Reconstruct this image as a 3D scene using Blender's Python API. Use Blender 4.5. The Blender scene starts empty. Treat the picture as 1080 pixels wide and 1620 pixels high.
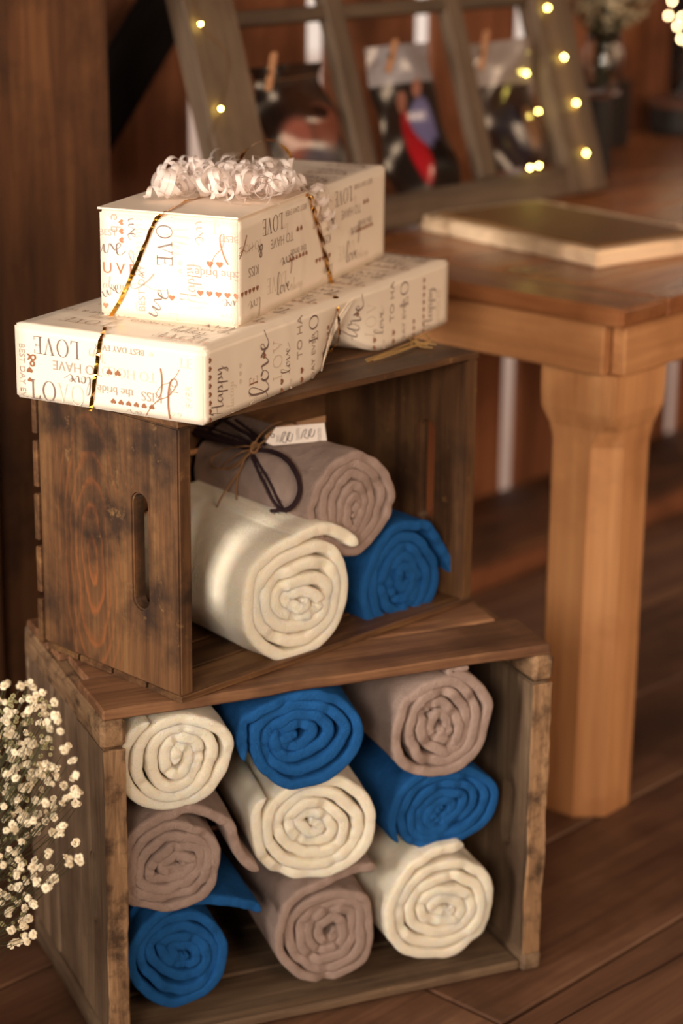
import bpy, bmesh, math, random
from mathutils import Vector, Matrix, noise

# ------------------------------------------------------------------ camera, world, lights
S = bpy.context.scene
COL = S.collection
CF, CP, CR, CH = 3363.08, .3031, .0118, 1.3512
cp, sp, cr, sr = math.cos(CP), math.sin(CP), math.cos(CR), math.sin(CR)
fw = Vector((0, cp, -sp)); r0 = Vector((1, 0, 0)); u0 = Vector((0, sp, cp))
rt = r0*cr + u0*sr; up = -r0*sr + u0*cr
CAM = Vector((0, 0, CH))
cd = bpy.data.cameras.new('camera'); cam = bpy.data.objects.new('camera', cd); COL.objects.link(cam)
cd.sensor_fit = 'VERTICAL'; cd.sensor_height = 36; cd.sensor_width = 24; cd.lens = CF/1620*36
cam.matrix_world = Matrix(((rt.x, up.x, -fw.x, 0), (rt.y, up.y, -fw.y, 0), (rt.z, up.z, -fw.z, CH), (0, 0, 0, 1)))
cd.clip_start = .05; cd.dof.use_dof = True; cd.dof.focus_distance = 2.32; cd.dof.aperture_fstop = 2.5; cd.dof.aperture_blades = 9
S.camera = cam
S.view_settings.view_transform = 'Standard'; S.view_settings.look = 'None'
S.view_settings.gamma = 1; S.view_settings.use_curve_mapping = False
S.view_settings.exposure = 0.0

W = bpy.data.worlds.new('sky'); S.world = W; W.use_nodes = True
W.node_tree.nodes['Background'].inputs[0].default_value = (.95, .76, .64, 1)
W.node_tree.nodes['Background'].inputs[1].default_value = .95

def area(name, loc, target, sx, sy, power, color, spread=180):
    l = bpy.data.lights.new(name, 'AREA'); l.shape = 'RECTANGLE'; l.size = sx; l.size_y = sy
    l.energy = power; l.color = color; l.spread = math.radians(spread)
    o = bpy.data.objects.new(name, l); COL.objects.link(o); o.location = loc
    o.rotation_euler = (Vector(target)-Vector(loc)).to_track_quat('-Z', 'Y').to_euler()
    return o
area('doorway_daylight', (-2.35, .0, 1.5), (-.08, 2.2, 1.04), .7, 1.1, 11.6, (1.0, .88, .75), 47)
area('front_fill_light', (-.75, -1.7, 2.0), (.08, 2.2, 1.02), 1.1, 1.1, 7.0, (1.0, .87, .73), 43)  # added fill behind the camera, brightens the crate interior from the front
area('window_light', (2.0, -1.3, 2.0), (.35, 2.7, .95), 1.4, 1.5, 20, (1.0, .71, .49), 76)
area('far_fill_light', (3.2, 3.4, 1.7), (.6, 3.5, .8), .8, 1.0, 21, (1.0, .70, .46))  # added warm fill from the right, raises the ambient level

# ------------------------------------------------------------------ helpers
def ray(px, py): return fw + rt*((px-540)/CF) - up*((py-810)/CF)
def on_plane(px, py, P, n):
    d = ray(px, py); return CAM + d*((P-CAM).dot(n)/d.dot(n))
def at_y(px, py, y):
    d = ray(px, py); return CAM + d*(y/d.y)
Z = Vector((0, 0, 1))
YW = .855
TD = Vector((math.cos(YW), math.sin(YW), 0)); ND = Vector((-math.sin(YW), math.cos(YW), 0))
def tn(t, n, z=0): return TD*t + ND*n + Z*z
def yawm(loc, yaw): return Matrix.Translation(loc) @ Matrix.Rotation(yaw, 4, 'Z')

def tag(o, label=None, cat=None, group=None, kind=None):
    if label: o['label'] = label
    if cat: o['category'] = cat
    if group: o['group'] = group
    if kind: o['kind'] = kind
    return o
def empty(name, mat, label=None, cat=None, group=None, kind=None):
    o = bpy.data.objects.new(name, None); COL.objects.link(o); o.matrix_world = mat; o.empty_display_size = .05
    return tag(o, label, cat, group, kind)
def link(name, me, m, parent=None, mw=None, smooth=False):
    """mw: matrix in the parent's space"""
    o = bpy.data.objects.new(name, me); COL.objects.link(o)
    if m is not None:
        for mm in (m if isinstance(m, (list, tuple)) else [m]): me.materials.append(mm)
    if parent: o.parent = parent
    if mw is not None: o.matrix_basis = mw
    if smooth:
        for p in me.polygons: p.use_smooth = True
    return o
def mesh(vs, fs, name='m'):
    me = bpy.data.meshes.new(name); me.from_pydata([tuple(v) for v in vs], [], fs); me.update(); return me
def bm_mesh(bm, recalc=True):
    if recalc: bmesh.ops.recalc_face_normals(bm, faces=bm.faces)
    me = bpy.data.meshes.new('m'); bm.to_mesh(me); bm.free(); return me

def box_me(L, Wd, T, bev=.002, seg=1, rough=0, nx=1, seed=0, ny=1):
    """box from the origin, along +x +y +z; optionally rough worn edges"""
    bm = bmesh.new()
    bmesh.ops.create_cube(bm, size=1)
    for v in bm.verts: v.co = Vector(((v.co.x+.5)*L, (v.co.y+.5)*Wd, (v.co.z+.5)*T))
    if nx > 1:
        for k in range(1, nx):
            g = bm.verts[:]+bm.edges[:]+bm.faces[:]
            bmesh.ops.bisect_plane(bm, geom=g, plane_co=(L*k/nx, 0, 0), plane_no=(1, 0, 0))
    for k in range(1, ny):
        g = bm.verts[:]+bm.edges[:]+bm.faces[:]
        bmesh.ops.bisect_plane(bm, geom=g, plane_co=(0, Wd*k/ny, 0), plane_no=(0, 1, 0))
    if bev:
        es = [e for e in bm.edges if len(e.link_faces) == 2 and e.calc_face_angle(0) > .5]
        bmesh.ops.bevel(bm, geom=es, offset=bev, segments=seg, affect='EDGES', clamp_overlap=True)
    if rough:
        for v in bm.verts:
            q = v.co*14+Vector((seed*7.3, seed*3.1, 0))
            v.co += Vector(noise.noise_vector(q))*rough + Vector(noise.noise_vector(q*5))*rough*.5
    return bm_mesh(bm)
def frame(o, ux, uy, uz=None):
    ux = Vector(ux).normalized(); uy = Vector(uy).normalized(); uz = ux.cross(uy) if uz is None else Vector(uz)
    return Matrix(((ux.x, uy.x, uz.x, o[0]), (ux.y, uy.y, uz.y, o[1]), (ux.z, uy.z, uz.z, o[2]), (0, 0, 0, 1)))

def catmull(P, n=8, closed=False):
    P = [Vector(p) for p in P]; out = []
    N = len(P); rng = range(N if closed else N-1)
    for i in rng:
        if closed: a, b, c, d = P[i-1], P[i], P[(i+1) % N], P[(i+2) % N]
        else: a, b, c, d = P[max(i-1, 0)], P[i], P[i+1], P[min(i+2, N-1)]
        for k in range(n):
            t = k/n
            out.append(.5*((2*b)+(c-a)*t+(2*a-5*b+4*c-d)*t*t+(3*b-a-3*c+d)*t**3))
    if not closed: out.append(P[-1])
    return out
def tube(pts, r, sides=6, caps=True):
    """verts, faces of a tube; r number or list"""
    vs, fs = [], []; n = len(pts); pts = [Vector(p) for p in pts]
    t0 = (pts[1]-pts[0]).normalized(); nrm = t0.orthogonal().normalized()
    for i, p in enumerate(pts):
        t = (pts[min(i+1, n-1)]-pts[max(i-1, 0)]).normalized()
        nrm = (nrm-t*nrm.dot(t)).normalized(); b = t.cross(nrm)
        rr = r[i] if isinstance(r, (list, tuple)) else r
        for k in range(sides):
            a = 2*math.pi*k/sides
            vs.append(p+(nrm*math.cos(a)+b*math.sin(a))*rr)
    for i in range(n-1):
        for k in range(sides):
            a = i*sides+k; b_ = i*sides+(k+1) % sides
            fs.append((a, b_, b_+sides, a+sides))
    if caps: fs += [tuple(range(sides))[::-1], tuple(range((n-1)*sides, n*sides))]
    return vs, fs
def merge(lst):
    V, Fc = [], []
    for v, f in lst:
        b = len(V); V += list(v); Fc += [tuple(i+b for i in q) for q in f]
    return V, Fc
def strip(pts, normals, w):
    """flat ribbon with width w whose broad side faces `normals`"""
    vs, fs = [], []; n = len(pts)
    for i, p in enumerate(pts):
        t = (Vector(pts[min(i+1, n-1)])-Vector(pts[max(i-1, 0)])).normalized()
        s = t.cross(normals[i]).normalized()*w*.5
        vs += [Vector(p)-s, Vector(p)+s]
        if i: fs.append((2*i-2, 2*i-1, 2*i+1, 2*i))
    return vs, fs
def lathe(prof, n=24):
    vs, fs = [], []
    for r, z in prof:
        for k in range(n):
            a = 2*math.pi*k/n; vs.append((r*math.cos(a), r*math.sin(a), z))
    for i in range(len(prof)-1):
        for k in range(n):
            a, b = i*n+k, i*n+(k+1) % n; fs.append((a, b, b+n, a+n))
    return vs, fs

# ------------------------------------------------------------------ materials
def lin(c):
    return tuple(((x/255)/12.92 if x/255 <= .04045 else ((x/255+.055)/1.055)**2.4) for x in c)+(1,)
class NT:
    def __init__(s, name):
        s.m = bpy.data.materials.new(name); s.m.use_nodes = True; s.t = s.m.node_tree; s.n = s.t.nodes
        s.b = s.n['Principled BSDF']
    def add(s, typ, **kw):
        nd = s.n.new(typ)
        for k, v in kw.items():
            if k.startswith('i_'):
                key = k[2:]; key = int(key) if key.isdigit() else key.replace('_', ' ')
                nd.inputs[key].default_value = v
            else: setattr(nd, k, v)
        return nd
    def l(s, a, ao, b, bi): s.t.links.new(a.outputs[ao], b.inputs[bi])
    def ramp(s, src, so, stops):
        r = s.add('ShaderNodeValToRGB'); e = r.color_ramp.elements
        while len(e) < len(stops): e.new(.5)
        for q, (p, c) in zip(e, stops): q.position = p; q.color = c if len(c) == 4 else (*c, 1)
        s.l(src, so, r, 0); return r
def plain(name, col, rough=.6, metal=0, spec=.5, **kw):
    t = NT(name); t.b.inputs['Base Color'].default_value = lin(col) if max(col) > 1 else (*col, 1)
    t.b.inputs['Roughness'].default_value = rough; t.b.inputs['Metallic'].default_value = metal
    t.b.inputs['Specular IOR Level'].default_value = spec
    for k, v in kw.items(): t.b.inputs[k.replace('_', ' ')].default_value = v
    return t.m
def wood(name, dark, mid, light, grain=26, stretch=14, rough=.6, blotch=.5, blotch_col=None, bump=.25, spec=.35,
         rings=None, ring_col=None, fine=1.0, blotch_scale=5, wear=None):
    """grain runs along local x; every board differs through its object random"""
    t = NT(name)
    tc = t.add('ShaderNodeTexCoord'); oi = t.add('ShaderNodeObjectInfo')
    mul = t.add('ShaderNodeVectorMath', operation='MULTIPLY_ADD')
    cmb = t.add('ShaderNodeCombineXYZ')
    m1 = t.add('ShaderNodeMath', operation='MULTIPLY', i_1=37.0); t.l(oi, 'Random', m1, 0)
    for k in range(3): t.l(m1, 0, cmb, k)
    mul.inputs[1].default_value = (1, 1, 1); t.l(tc, 'Object', mul, 0); t.l(cmb, 0, mul, 2)
    mp = t.add('ShaderNodeMapping'); mp.inputs['Scale'].default_value = (grain/stretch, grain, grain); t.l(mul, 0, mp, 0)
    n1 = t.add('ShaderNodeTexNoise', i_Scale=1.6, i_Detail=8.0, i_Roughness=.62, i_Distortion=.7); t.l(mp, 0, n1, 'Vector')
    mp2 = t.add('ShaderNodeMapping'); mp2.inputs['Scale'].default_value = (grain*.4, grain*9, grain*9); t.l(mul, 0, mp2, 0)
    n2 = t.add('ShaderNodeTexNoise', i_Scale=1.2, i_Detail=4.0, i_Roughness=.6); t.l(mp2, 0, n2, 'Vector')
    mix = t.add('ShaderNodeMix', data_type='FLOAT', i_0=.30*fine); t.l(n1, 0, mix, 2); t.l(n2, 0, mix, 3)
    rp = t.ramp(mix, 0, [(.30, dark), (.5, mid), (.68, light)])
    out, oo = rp, 0
    if rings:
        cy, cz, sx_, k_ = rings      # ring centre in local x,y, squash along x, frequency
        sub = t.add('ShaderNodeVectorMath', operation='SUBTRACT'); sub.inputs[1].default_value = (cy, cz, 0); t.l(tc, 'Object', sub, 0)
        sc = t.add('ShaderNodeVectorMath', operation='MULTIPLY'); sc.inputs[1].default_value = (sx_, 1, 0); t.l(sub, 0, sc, 0)
        ns = t.add('ShaderNodeTexNoise', i_Scale=14.0, i_Detail=3.0); t.l(tc, 'Object', ns, 'Vector')
        ln = t.add('ShaderNodeVectorMath', operation='LENGTH'); t.l(sc, 0, ln, 0)
        ad = t.add('ShaderNodeMath', operation='MULTIPLY_ADD', i_1=.022); t.l(ns, 0, ad, 0); t.l(ln, 'Value', ad, 2)
        fr = t.add('ShaderNodeMath', operation='MULTIPLY', i_1=k_); t.l(ad, 0, fr, 0)
        f2 = t.add('ShaderNodeMath', operation='FRACT'); t.l(fr, 0, f2, 0)
        rr = t.ramp(f2, 0, [(0, (.0, .0, .0)), (.55, (.12, .12, .12)), (.86, (1, 1, 1)), (1, (0, 0, 0))])
        fade = t.ramp(ln, 'Value', [(.0, (.85, .85, .85)), (.04, (.5, .5, .5)), (.075, (.12, .12, .12)), (.2, (.03, .03, .03))])
        mm = t.add('ShaderNodeMath', operation='MULTIPLY'); t.l(rr, 0, mm, 0); t.l(fade, 0, mm, 1)
        mc = t.add('ShaderNodeMix', data_type='RGBA'); t.l(mm, 0, mc, 0); t.l(rp, 0, mc, 6); mc.inputs[7].default_value = (*ring_col, 1) if len(ring_col) == 3 else ring_col
        out, oo = mc, 2
    if blotch_col is None: blotch_col = tuple(x*.45 for x in dark[:3])
    nb = t.add('ShaderNodeTexNoise', i_Scale=blotch_scale, i_Detail=5.0, i_Roughness=.65); t.l(mul, 0, nb, 'Vector')
    rb = t.ramp(nb, 0, [(.48, (0, 0, 0)), (.66, (blotch,)*3)])
    mb = t.add('ShaderNodeMix', data_type='RGBA'); t.l(rb, 0, mb, 0); t.l(out, oo, mb, 6); mb.inputs[7].default_value = (*blotch_col[:3], 1)
    out = mb
    if wear:
        wc, wthr = wear
        nw = t.add('ShaderNodeTexNoise', i_Scale=38.0, i_Detail=7.0, i_Roughness=.75); t.l(mul, 0, nw, 'Vector')
        rw = t.ramp(nw, 0, [(wthr, (0, 0, 0)), (wthr+.12, (.75, .75, .75))])
        mw_ = t.add('ShaderNodeMix', data_type='RGBA'); t.l(rw, 0, mw_, 0); t.l(out, 2, mw_, 6); mw_.inputs[7].default_value = (*wc[:3], 1)
        out = mw_
    hv = t.add('ShaderNodeHueSaturation'); t.l(out, 2, hv, 'Color')
    mr = t.add('ShaderNodeMapRange', i_3=.82, i_4=1.18); t.l(oi, 'Random', mr, 0); t.l(mr, 0, hv, 'Value')
    t.l(hv, 0, t.b, 'Base Color')
    bp = t.add('ShaderNodeBump', i_Strength=bump, i_Distance=.004); t.l(mix, 0, bp, 'Height'); t.l(bp, 0, t.b, 'Normal')
    t.b.inputs['Roughness'].default_value = rough; t.b.inputs['Specular IOR Level'].default_value = spec
    return t.m
def L3(c): return lin(c)[:3]
M = {}
M['upper'] = wood('dark_stained_crate_wood', L3((50, 33, 22)), L3((96, 66, 43)), L3((132, 98, 62)), grain=22, stretch=16, blotch=.7, blotch_col=L3((40, 27, 20)), rough=.5, wear=(L3((168, 124, 70)), .62))
M['upper_end'] = wood('stained_wood_with_cathedral_grain', L3((56, 38, 26)), L3((100, 70, 46)), L3((128, 96, 62)), grain=20, stretch=16, blotch=.85, blotch_scale=8, blotch_col=L3((38, 30, 27)), rough=.48,
                      rings=(.123, .150, .30, 95), ring_col=L3((146, 86, 48)), wear=(L3((134, 102, 66)), .60))
M['lower'] = wood('weathered_grey_brown_crate_wood', L3((70, 54, 42)), L3((112, 90, 70)), L3((146, 122, 96)), grain=20, stretch=15, blotch=.6, blotch_col=L3((66, 48, 36)), rough=.7, wear=(L3((178, 134, 88)), .64))
M['lower_edge'] = wood('worn_crate_edge_wood', L3((84, 60, 42)), L3((142, 110, 80)), L3((182, 146, 108)), grain=26, stretch=6, blotch=.85, blotch_col=L3((54, 38, 28)), rough=.75, blotch_scale=30, bump=.5)
M['lower_top'] = wood('brown_crate_slat_wood', L3((78, 52, 36)), L3((126, 88, 62)), L3((166, 122, 86)), grain=18, stretch=16, blotch=.5, blotch_col=L3((58, 36, 24)), rough=.6)
M['floor'] = wood('barn_floor_plank_wood', L3((68, 46, 35)), L3((108, 76, 57)), L3((138, 101, 76)), grain=10, stretch=14, blotch=.55, blotch_col=L3((52, 32, 22)), rough=.55, blotch_scale=3)
M['wall'] = wood('reddish_barn_board_wood', L3((96, 56, 36)), L3((144, 90, 60)), L3((176, 116, 80)), grain=9, stretch=16, blotch=.5, blotch_col=L3((56, 28, 16)), rough=.75)
M['post'] = wood('dark_barn_post_wood', L3((52, 33, 22)), L3((98, 62, 38)), L3((130, 88, 54)), grain=9, stretch=12, blotch=.6, blotch_col=L3((34, 20, 13)), rough=.7)
M['black_wood'] = wood('shade_black_brace_wood', L3((14, 10, 9)), L3((22, 16, 14)), L3((32, 24, 20)), grain=10, rough=.8, spec=.1)  # near-black colour stands in for the shade on the brace
M['table'] = wood('oiled_pine_table_wood', L3((156, 108, 70)), L3((200, 144, 96)), L3((220, 168, 118)), grain=9, stretch=18, blotch=.35, blotch_col=L3((120, 66, 34)), rough=.38, bump=.15, spec=.5)
M['table_top'] = wood('oiled_table_top_wood', L3((112, 68, 40)), L3((156, 100, 62)), L3((184, 126, 80)), grain=9, stretch=10, blotch=.4, blotch_col=L3((90, 48, 24)), rough=.27, bump=.8, spec=.9)
M['sash'] = wood('weathered_sash_wood', L3((62, 49, 40)), L3((96, 79, 63)), L3((122, 101, 81)), grain=14, stretch=14, blotch=.5, blotch_col=L3((70, 50, 38)), rough=.7)
M['album'] = wood('pale_distressed_frame_wood', L3((190, 158, 124)), L3((236, 208, 174)), L3((250, 228, 196)), grain=14, stretch=10, blotch=.6, blotch_col=L3((110, 78, 50)), rough=.6)
M['pin'] = plain('clothespin_wood', (170, 120, 84), .6)

def fleece(name, col, dark=.8):
    t = NT(name); tc = t.add('ShaderNodeTexCoord')
    n1 = t.add('ShaderNodeTexNoise', i_Scale=900.0, i_Detail=2.0); t.l(tc, 'Object', n1, 'Vector')
    n2 = t.add('ShaderNodeTexNoise', i_Scale=60.0, i_Detail=4.0); t.l(tc, 'Object', n2, 'Vector')
    c = lin(col); d = tuple(x*dark for x in c[:3])
    mx = t.add('ShaderNodeMix', data_type='FLOAT', i_0=.35); t.l(n2, 0, mx, 2); t.l(n1, 0, mx, 3)
    rp = t.ramp(mx, 0, [(.36, d), (.62, c[:3])]); t.l(rp, 0, t.b, 'Base Color')
    n3 = t.add('ShaderNodeTexNoise', i_Scale=420.0, i_Detail=3.0, i_Roughness=.7); t.l(tc, 'Object', n3, 'Vector')
    b1 = t.add('ShaderNodeBump', i_Strength=1.0, i_Distance=.0022); t.l(n3, 0, b1, 'Height')
    b2 = t.add('ShaderNodeBump', i_Strength=.5, i_Distance=.004); t.l(n2, 0, b2, 'Height'); t.l(b1, 0, b2, 'Normal'); t.l(b2, 0, t.b, 'Normal')
    t.b.inputs['Roughness'].default_value = .95; t.b.inputs['Specular IOR Level'].default_value = .1
    t.b.inputs['Sheen Weight'].default_value = .25; t.b.inputs['Sheen Roughness'].default_value = .5
    t.b.inputs['Sheen Tint'].default_value = (*c[:3], 1)
    if name.startswith('cream'):
        t.b.inputs['Subsurface Weight'].default_value = .6; t.b.inputs['Subsurface Radius'].default_value = (1, .7, .45); t.b.inputs['Subsurface Scale'].default_value = .012
    return t.m
M['cream'] = fleece('cream_fleece', (252, 240, 220), .94)
M['blue'] = fleece('royal_blue_fleece', (34, 92, 156), .8)
M['grey'] = fleece('taupe_grey_fleece', (168, 146, 136), .82)
M['trim'] = fleece('dark_plum_stitching_yarn', (58, 42, 46), .6)

def paper():
    t = NT('cream_wrapping_paper'); t.b.inputs['Base Color'].default_value = lin((238, 224, 206))
    t.b.inputs['Roughness'].default_value = .38; t.b.inputs['Specular IOR Level'].default_value = .45
    tc = t.add('ShaderNodeTexCoord'); n = t.add('ShaderNodeTexNoise', i_Scale=9.0, i_Detail=2.0, i_Distortion=.6); t.l(tc, 'Object', n, 'Vector')
    b = t.add('ShaderNodeBump', i_Strength=.35, i_Distance=.01); t.l(n, 0, b, 'Height'); t.l(b, 0, t.b, 'Normal')
    return t.m
M['paper'] = paper()
M['ink_dark'] = plain('dark_brown_ink', (124, 104, 96), .45)
M['ink_faint'] = plain('faint_beige_ink', (216, 200, 182), .5)
M['ink_mid'] = plain('grey_brown_ink', (172, 154, 140), .5)
M['copper'] = plain('copper_foil_ink', (172, 116, 84), .32, .4)
M['envelope'] = plain('cream_envelope_paper', (240, 222, 202), .6)
M['gold'] = plain('gold_foil_ribbon', (226, 172, 72), .16, 1.0)
def curl_mat():
    t = NT('translucent_white_curling_ribbon'); t.b.inputs['Base Color'].default_value = lin((252, 242, 236))
    t.b.inputs['Roughness'].default_value = .22; t.b.inputs['Specular IOR Level'].default_value = .7
    tr = t.add('ShaderNodeBsdfTranslucent'); tr.inputs[0].default_value = lin((252, 238, 230))
    tp = t.add('ShaderNodeBsdfTransparent'); mx = t.add('ShaderNodeMixShader', i_0=.35); m2 = t.add('ShaderNodeMixShader', i_0=.10)
    t.l(t.b, 0, mx, 1); t.l(tr, 0, mx, 2); t.l(mx, 0, m2, 1); t.l(tp, 0, m2, 2); t.l(m2, 0, t.n['Material Output'], 0)
    return t.m
M['curl'] = curl_mat()
M['twine'] = plain('jute_twine', (128, 92, 58), .8)
M['straw'] = plain('dry_straw', (176, 140, 84), .7)
M['tag'] = plain('white_card', (232, 222, 214), .6)
M['tag_ink'] = plain('grey_tag_ink', (110, 100, 100), .6)
M['kraft'] = plain('kraft_card', (140, 104, 72), .7)
M['stem'] = plain('green_stem', (62, 60, 34), .6)
M['flower'] = plain('babys_breath_petal', (240, 226, 196), .7, Subsurface_Weight=0.0)
M['bud'] = plain('greenish_bud', (176, 168, 122), .7)
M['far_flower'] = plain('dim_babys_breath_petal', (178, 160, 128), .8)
M['pot'] = plain('black_painted_wood', (26, 20, 18), .6)
M['pot_rim'] = plain('brown_rim_wood', (96, 58, 38), .6)
M['wire'] = plain('thin_copper_wire', (120, 84, 44), .4, .8)
M['ground'] = plain('pale_gravel_ground', (205, 190, 182), .9)
def glass():
    t = NT('clear_glass'); t.b.inputs['Transmission Weight'].default_value = 1; t.b.inputs['Roughness'].default_value = .04
    t.b.inputs['Base Color'].default_value = (.93, .95, .93, 1); t.b.inputs['IOR'].default_value = 1.45
    return t.m
M['glass'] = glass()
def emit(name, col, s):
    t = NT(name); t.b.inputs['Base Color'].default_value = (0, 0, 0, 1)
    t.b.inputs['Emission Color'].default_value = (*col, 1); t.b.inputs['Emission Strength'].default_value = s; return t.m
M['bulb'] = emit('yellow_glowing_bulb', (1, .80, .16), 95)
M['bulb_warm'] = emit('warm_glowing_bulb', (1, .74, .38), 40)

# ------------------------------------------------------------------ setting
fl = empty('floor', Matrix(), kind='structure')
FY = .82
FD = Vector((math.cos(FY), math.sin(FY), 0)); FN = Vector((-math.sin(FY), math.cos(FY), 0))
link('subfloor', mesh([tn(-5, -4, -.03), tn(7, -4, -.03), tn(7, 2.64, -.03), tn(-5, 2.64, -.03)], [(0, 1, 2, 3)]), M['black_wood'], fl)
seams = [-4.1]
while seams[-1] < 1.0: seams.append(seams[-1]+.25)
seams = [s for s in seams if s < 1.0]+[1.14, 1.396, 1.66, 1.895, 2.14, 2.39, 2.66]
rnd = random.Random(4)
for i in range(len(seams)-1):
    n0, n1 = seams[i], seams[i+1]
    if abs(n0-1.396) < .01: cuts = [-4.9, -1.2, 1.79, 4.6, 6.9]
    else:
        cuts = [-4.9, -2+rnd.random(), 1.0+rnd.uniform(-2, -.4) if n0 > 1 else rnd.uniform(0, 2), 3.4+rnd.random()*1.5, 6.9]
        cuts.sort()
    for a, b in zip(cuts[:-1], cuts[1:]):
        Lp = b-a-.004
        me = box_me(Lp, n1-n0-.006, .028, .0025, rough=.0012, nx=max(2, int(Lp/.3)), seed=i)
        link('floor_plank', me, M['floor'], fl, frame(FD*(a+.002)+FN*(n0+.003)+Z*(-.028+rnd.uniform(-.001, 0)), FD, FN))
# long crack in the near plank: a thin dark splinter gap
crk = [on_plane(x, y, Vector((0, 0, .0004)), Z) for x, y in [(1100, 1500), (1078, 1510), (1030, 1538), (985, 1560), (930, 1590), (880, 1619), (840, 1645)]]
v, f = strip(catmull(crk, 5), [Z]*99, .0022)
link('floor_crack', mesh(v, f), M['black_wood'], fl)

WN = 1.5456+1.05
wb = empty('wall_back', Matrix(), kind='structure')
gaps = [2.607, 2.905, 3.21, 3.527, 3.84, 4.17, 4.48, 4.80, 5.1, 5.4]
edges = [2.607-.3*k for k in range(18, 0, -1)]+gaps
gw = .052
for i in range(len(edges)-1):
    a, b = edges[i]+(gw*.5 if edges[i] > 2.5 else .003), edges[i+1]-(gw*.5 if edges[i+1] > 2.5 else .003)
    z0 = .0
    # local x up, y along the wall; boards stop below and above the unseen window opening added at the right for table sheen
    for z0, hh in (((0, .88), (1.95, .65)) if 4.1 < edges[i] < 5.2 else ((0, 2.6),)):
        me = box_me(hh, b-a, .018, .003, nx=6, rough=.002, seed=i)
        link('wall_board', me, M['wall'], wb, frame(tn(b, WN+.018, z0), Z, -TD))
w1 = empty('added_window', Matrix(), kind='structure')  # opening added out of view so the sky reflects on the table top
for z_ in (.88, 1.91): link('added_window_rail', box_me(1.27, .05, .04, .003), M['wall'], w1, frame(tn(4.13, WN-.02, z_), TD, ND))
for t_ in (4.125, 5.38): link('added_window_jamb', box_me(.99, .05, .025, .003), M['wall'], w1, frame(tn(t_, WN-.02, .92), Z, ND))
link('sill_beam', box_me(10, .27, .048, .004, nx=12, rough=.002), M['post'], wb, frame(tn(-4, WN-.275, .001), TD, ND))
link('sill_lit_front', box_me(10, .015, .046, .002, nx=8, rough=.001), M['wall'], wb, frame(tn(-4, WN-.292, .001), TD, ND))  # lighter board added to make the dark beam's front look lit
# top rail across the boards, and the shell out of view
link('wall_rail', box_me(10, .08, .1, .004), M['post'], wb, frame(tn(-4, WN-.085, 1.7), TD, ND))
wf = empty('wall_front', Matrix(), kind='structure')
link('wall_panel', box_me(12, .04, 2.7, 0), M['wall'], wf, frame(tn(-5, -4.1, 0), TD, ND))
wr = empty('wall_right', Matrix(), kind='structure')
link('wall_panel', box_me(.04, 6.8, 2.7, 0), M['wall'], wr, frame(tn(6.9, -4.1, 0), TD, ND))
wl = empty('wall_left', Matrix(), kind='structure')
link('wall_panel', box_me(.04, 6.8, 2.7, 0), M['wall'], wl, frame(tn(-5, -4.1, 0), TD, ND))
ce = empty('ceiling', Matrix(), kind='structure')
link('ceiling_panel', box_me(12, 6.8, .05, 0), M['wall'], ce, frame(tn(-5, -4.1, 2.6), TD, ND))
g = link('ground', mesh([tn(-9, WN+.05, -.25), tn(13, WN+.05, -.25), tn(13, WN+14, -.25), tn(-9, WN+14, -.25)], [(0, 1, 2, 3)]), M['ground'])
tag(g, kind='structure')

# barn post and diagonal brace at the left; the brace's shade is in its colour
pt = empty('timber_post', yawm(tn(2.055, 2.20, 0), YW), 'thick dark rough-sawn timber post standing at the left edge', 'post')
link('post_timber', box_me(2.6, .24, .20, .008, nx=14, rough=.004), M['post'], pt, frame((0, .22, 0), (0, 0, 1), (-1, 0, 0), None))
link('nailed_plank', box_me(1.02, .10, .022, .003, nx=6, rough=.003, seed=5), M['post'], pt, frame((-.245, .0, 0), (0, 0, 1), (0, 1, 0)))
br = empty('diagonal_brace', Matrix(), 'diagonal timber brace blackened for shade, rising behind the left post', 'brace')
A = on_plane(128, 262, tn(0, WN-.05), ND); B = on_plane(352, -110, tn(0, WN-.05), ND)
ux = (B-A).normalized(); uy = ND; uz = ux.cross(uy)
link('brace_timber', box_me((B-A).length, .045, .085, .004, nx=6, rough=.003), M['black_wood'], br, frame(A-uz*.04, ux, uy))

# ------------------------------------------------------------------ table
TC = Vector((.3690, 2.7700, 0)); TH = .769
tb = empty('farm_table', yawm(TC, YW), 'orange-brown wooden farm table with thick chamfered legs', 'table')
TL, TW = 2.3, 1.03
for k in range(5):
    w = (TL-.11)/5
nb = 7
link('top_end_board', box_me(TW, .11, .026, .004, seg=2, nx=4), M['table_top'], tb, frame((.11, 0, TH-.026), (0, 1, 0), (-1, 0, 0)))
y0 = 0
for k in range(nb):
    w = TW/nb
    link('top_plank', box_me(TL-.112, w-.0012, .026, .002, seg=1, nx=4), M['table_top'], tb, frame((.112, y0, TH-.026), (1, 0, 0), (0, 1, 0))); y0 += w
ah = .072
link('apron', box_me(TL-.10, .022, ah, .002), M['table'], tb, frame((.03, .012, TH-.026-ah), (1, 0, 0), (0, 1, 0)))
link('apron', box_me(TL-.10, .022, ah, .002), M['table'], tb, frame((.03, TW-.034, TH-.026-ah), (1, 0, 0), (0, 1, 0)))
link('apron', box_me(TW-.06, .022, ah, .002), M['table'], tb, frame((.034, .036, TH-.026-ah), (0, 1, 0), (-1, 0, 0)))
link('apron', box_me(TW-.06, .022, ah, .002), M['table'], tb, frame((TL-.05, .036, TH-.026-ah), (0, 1, 0), (-1, 0, 0)))
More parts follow.
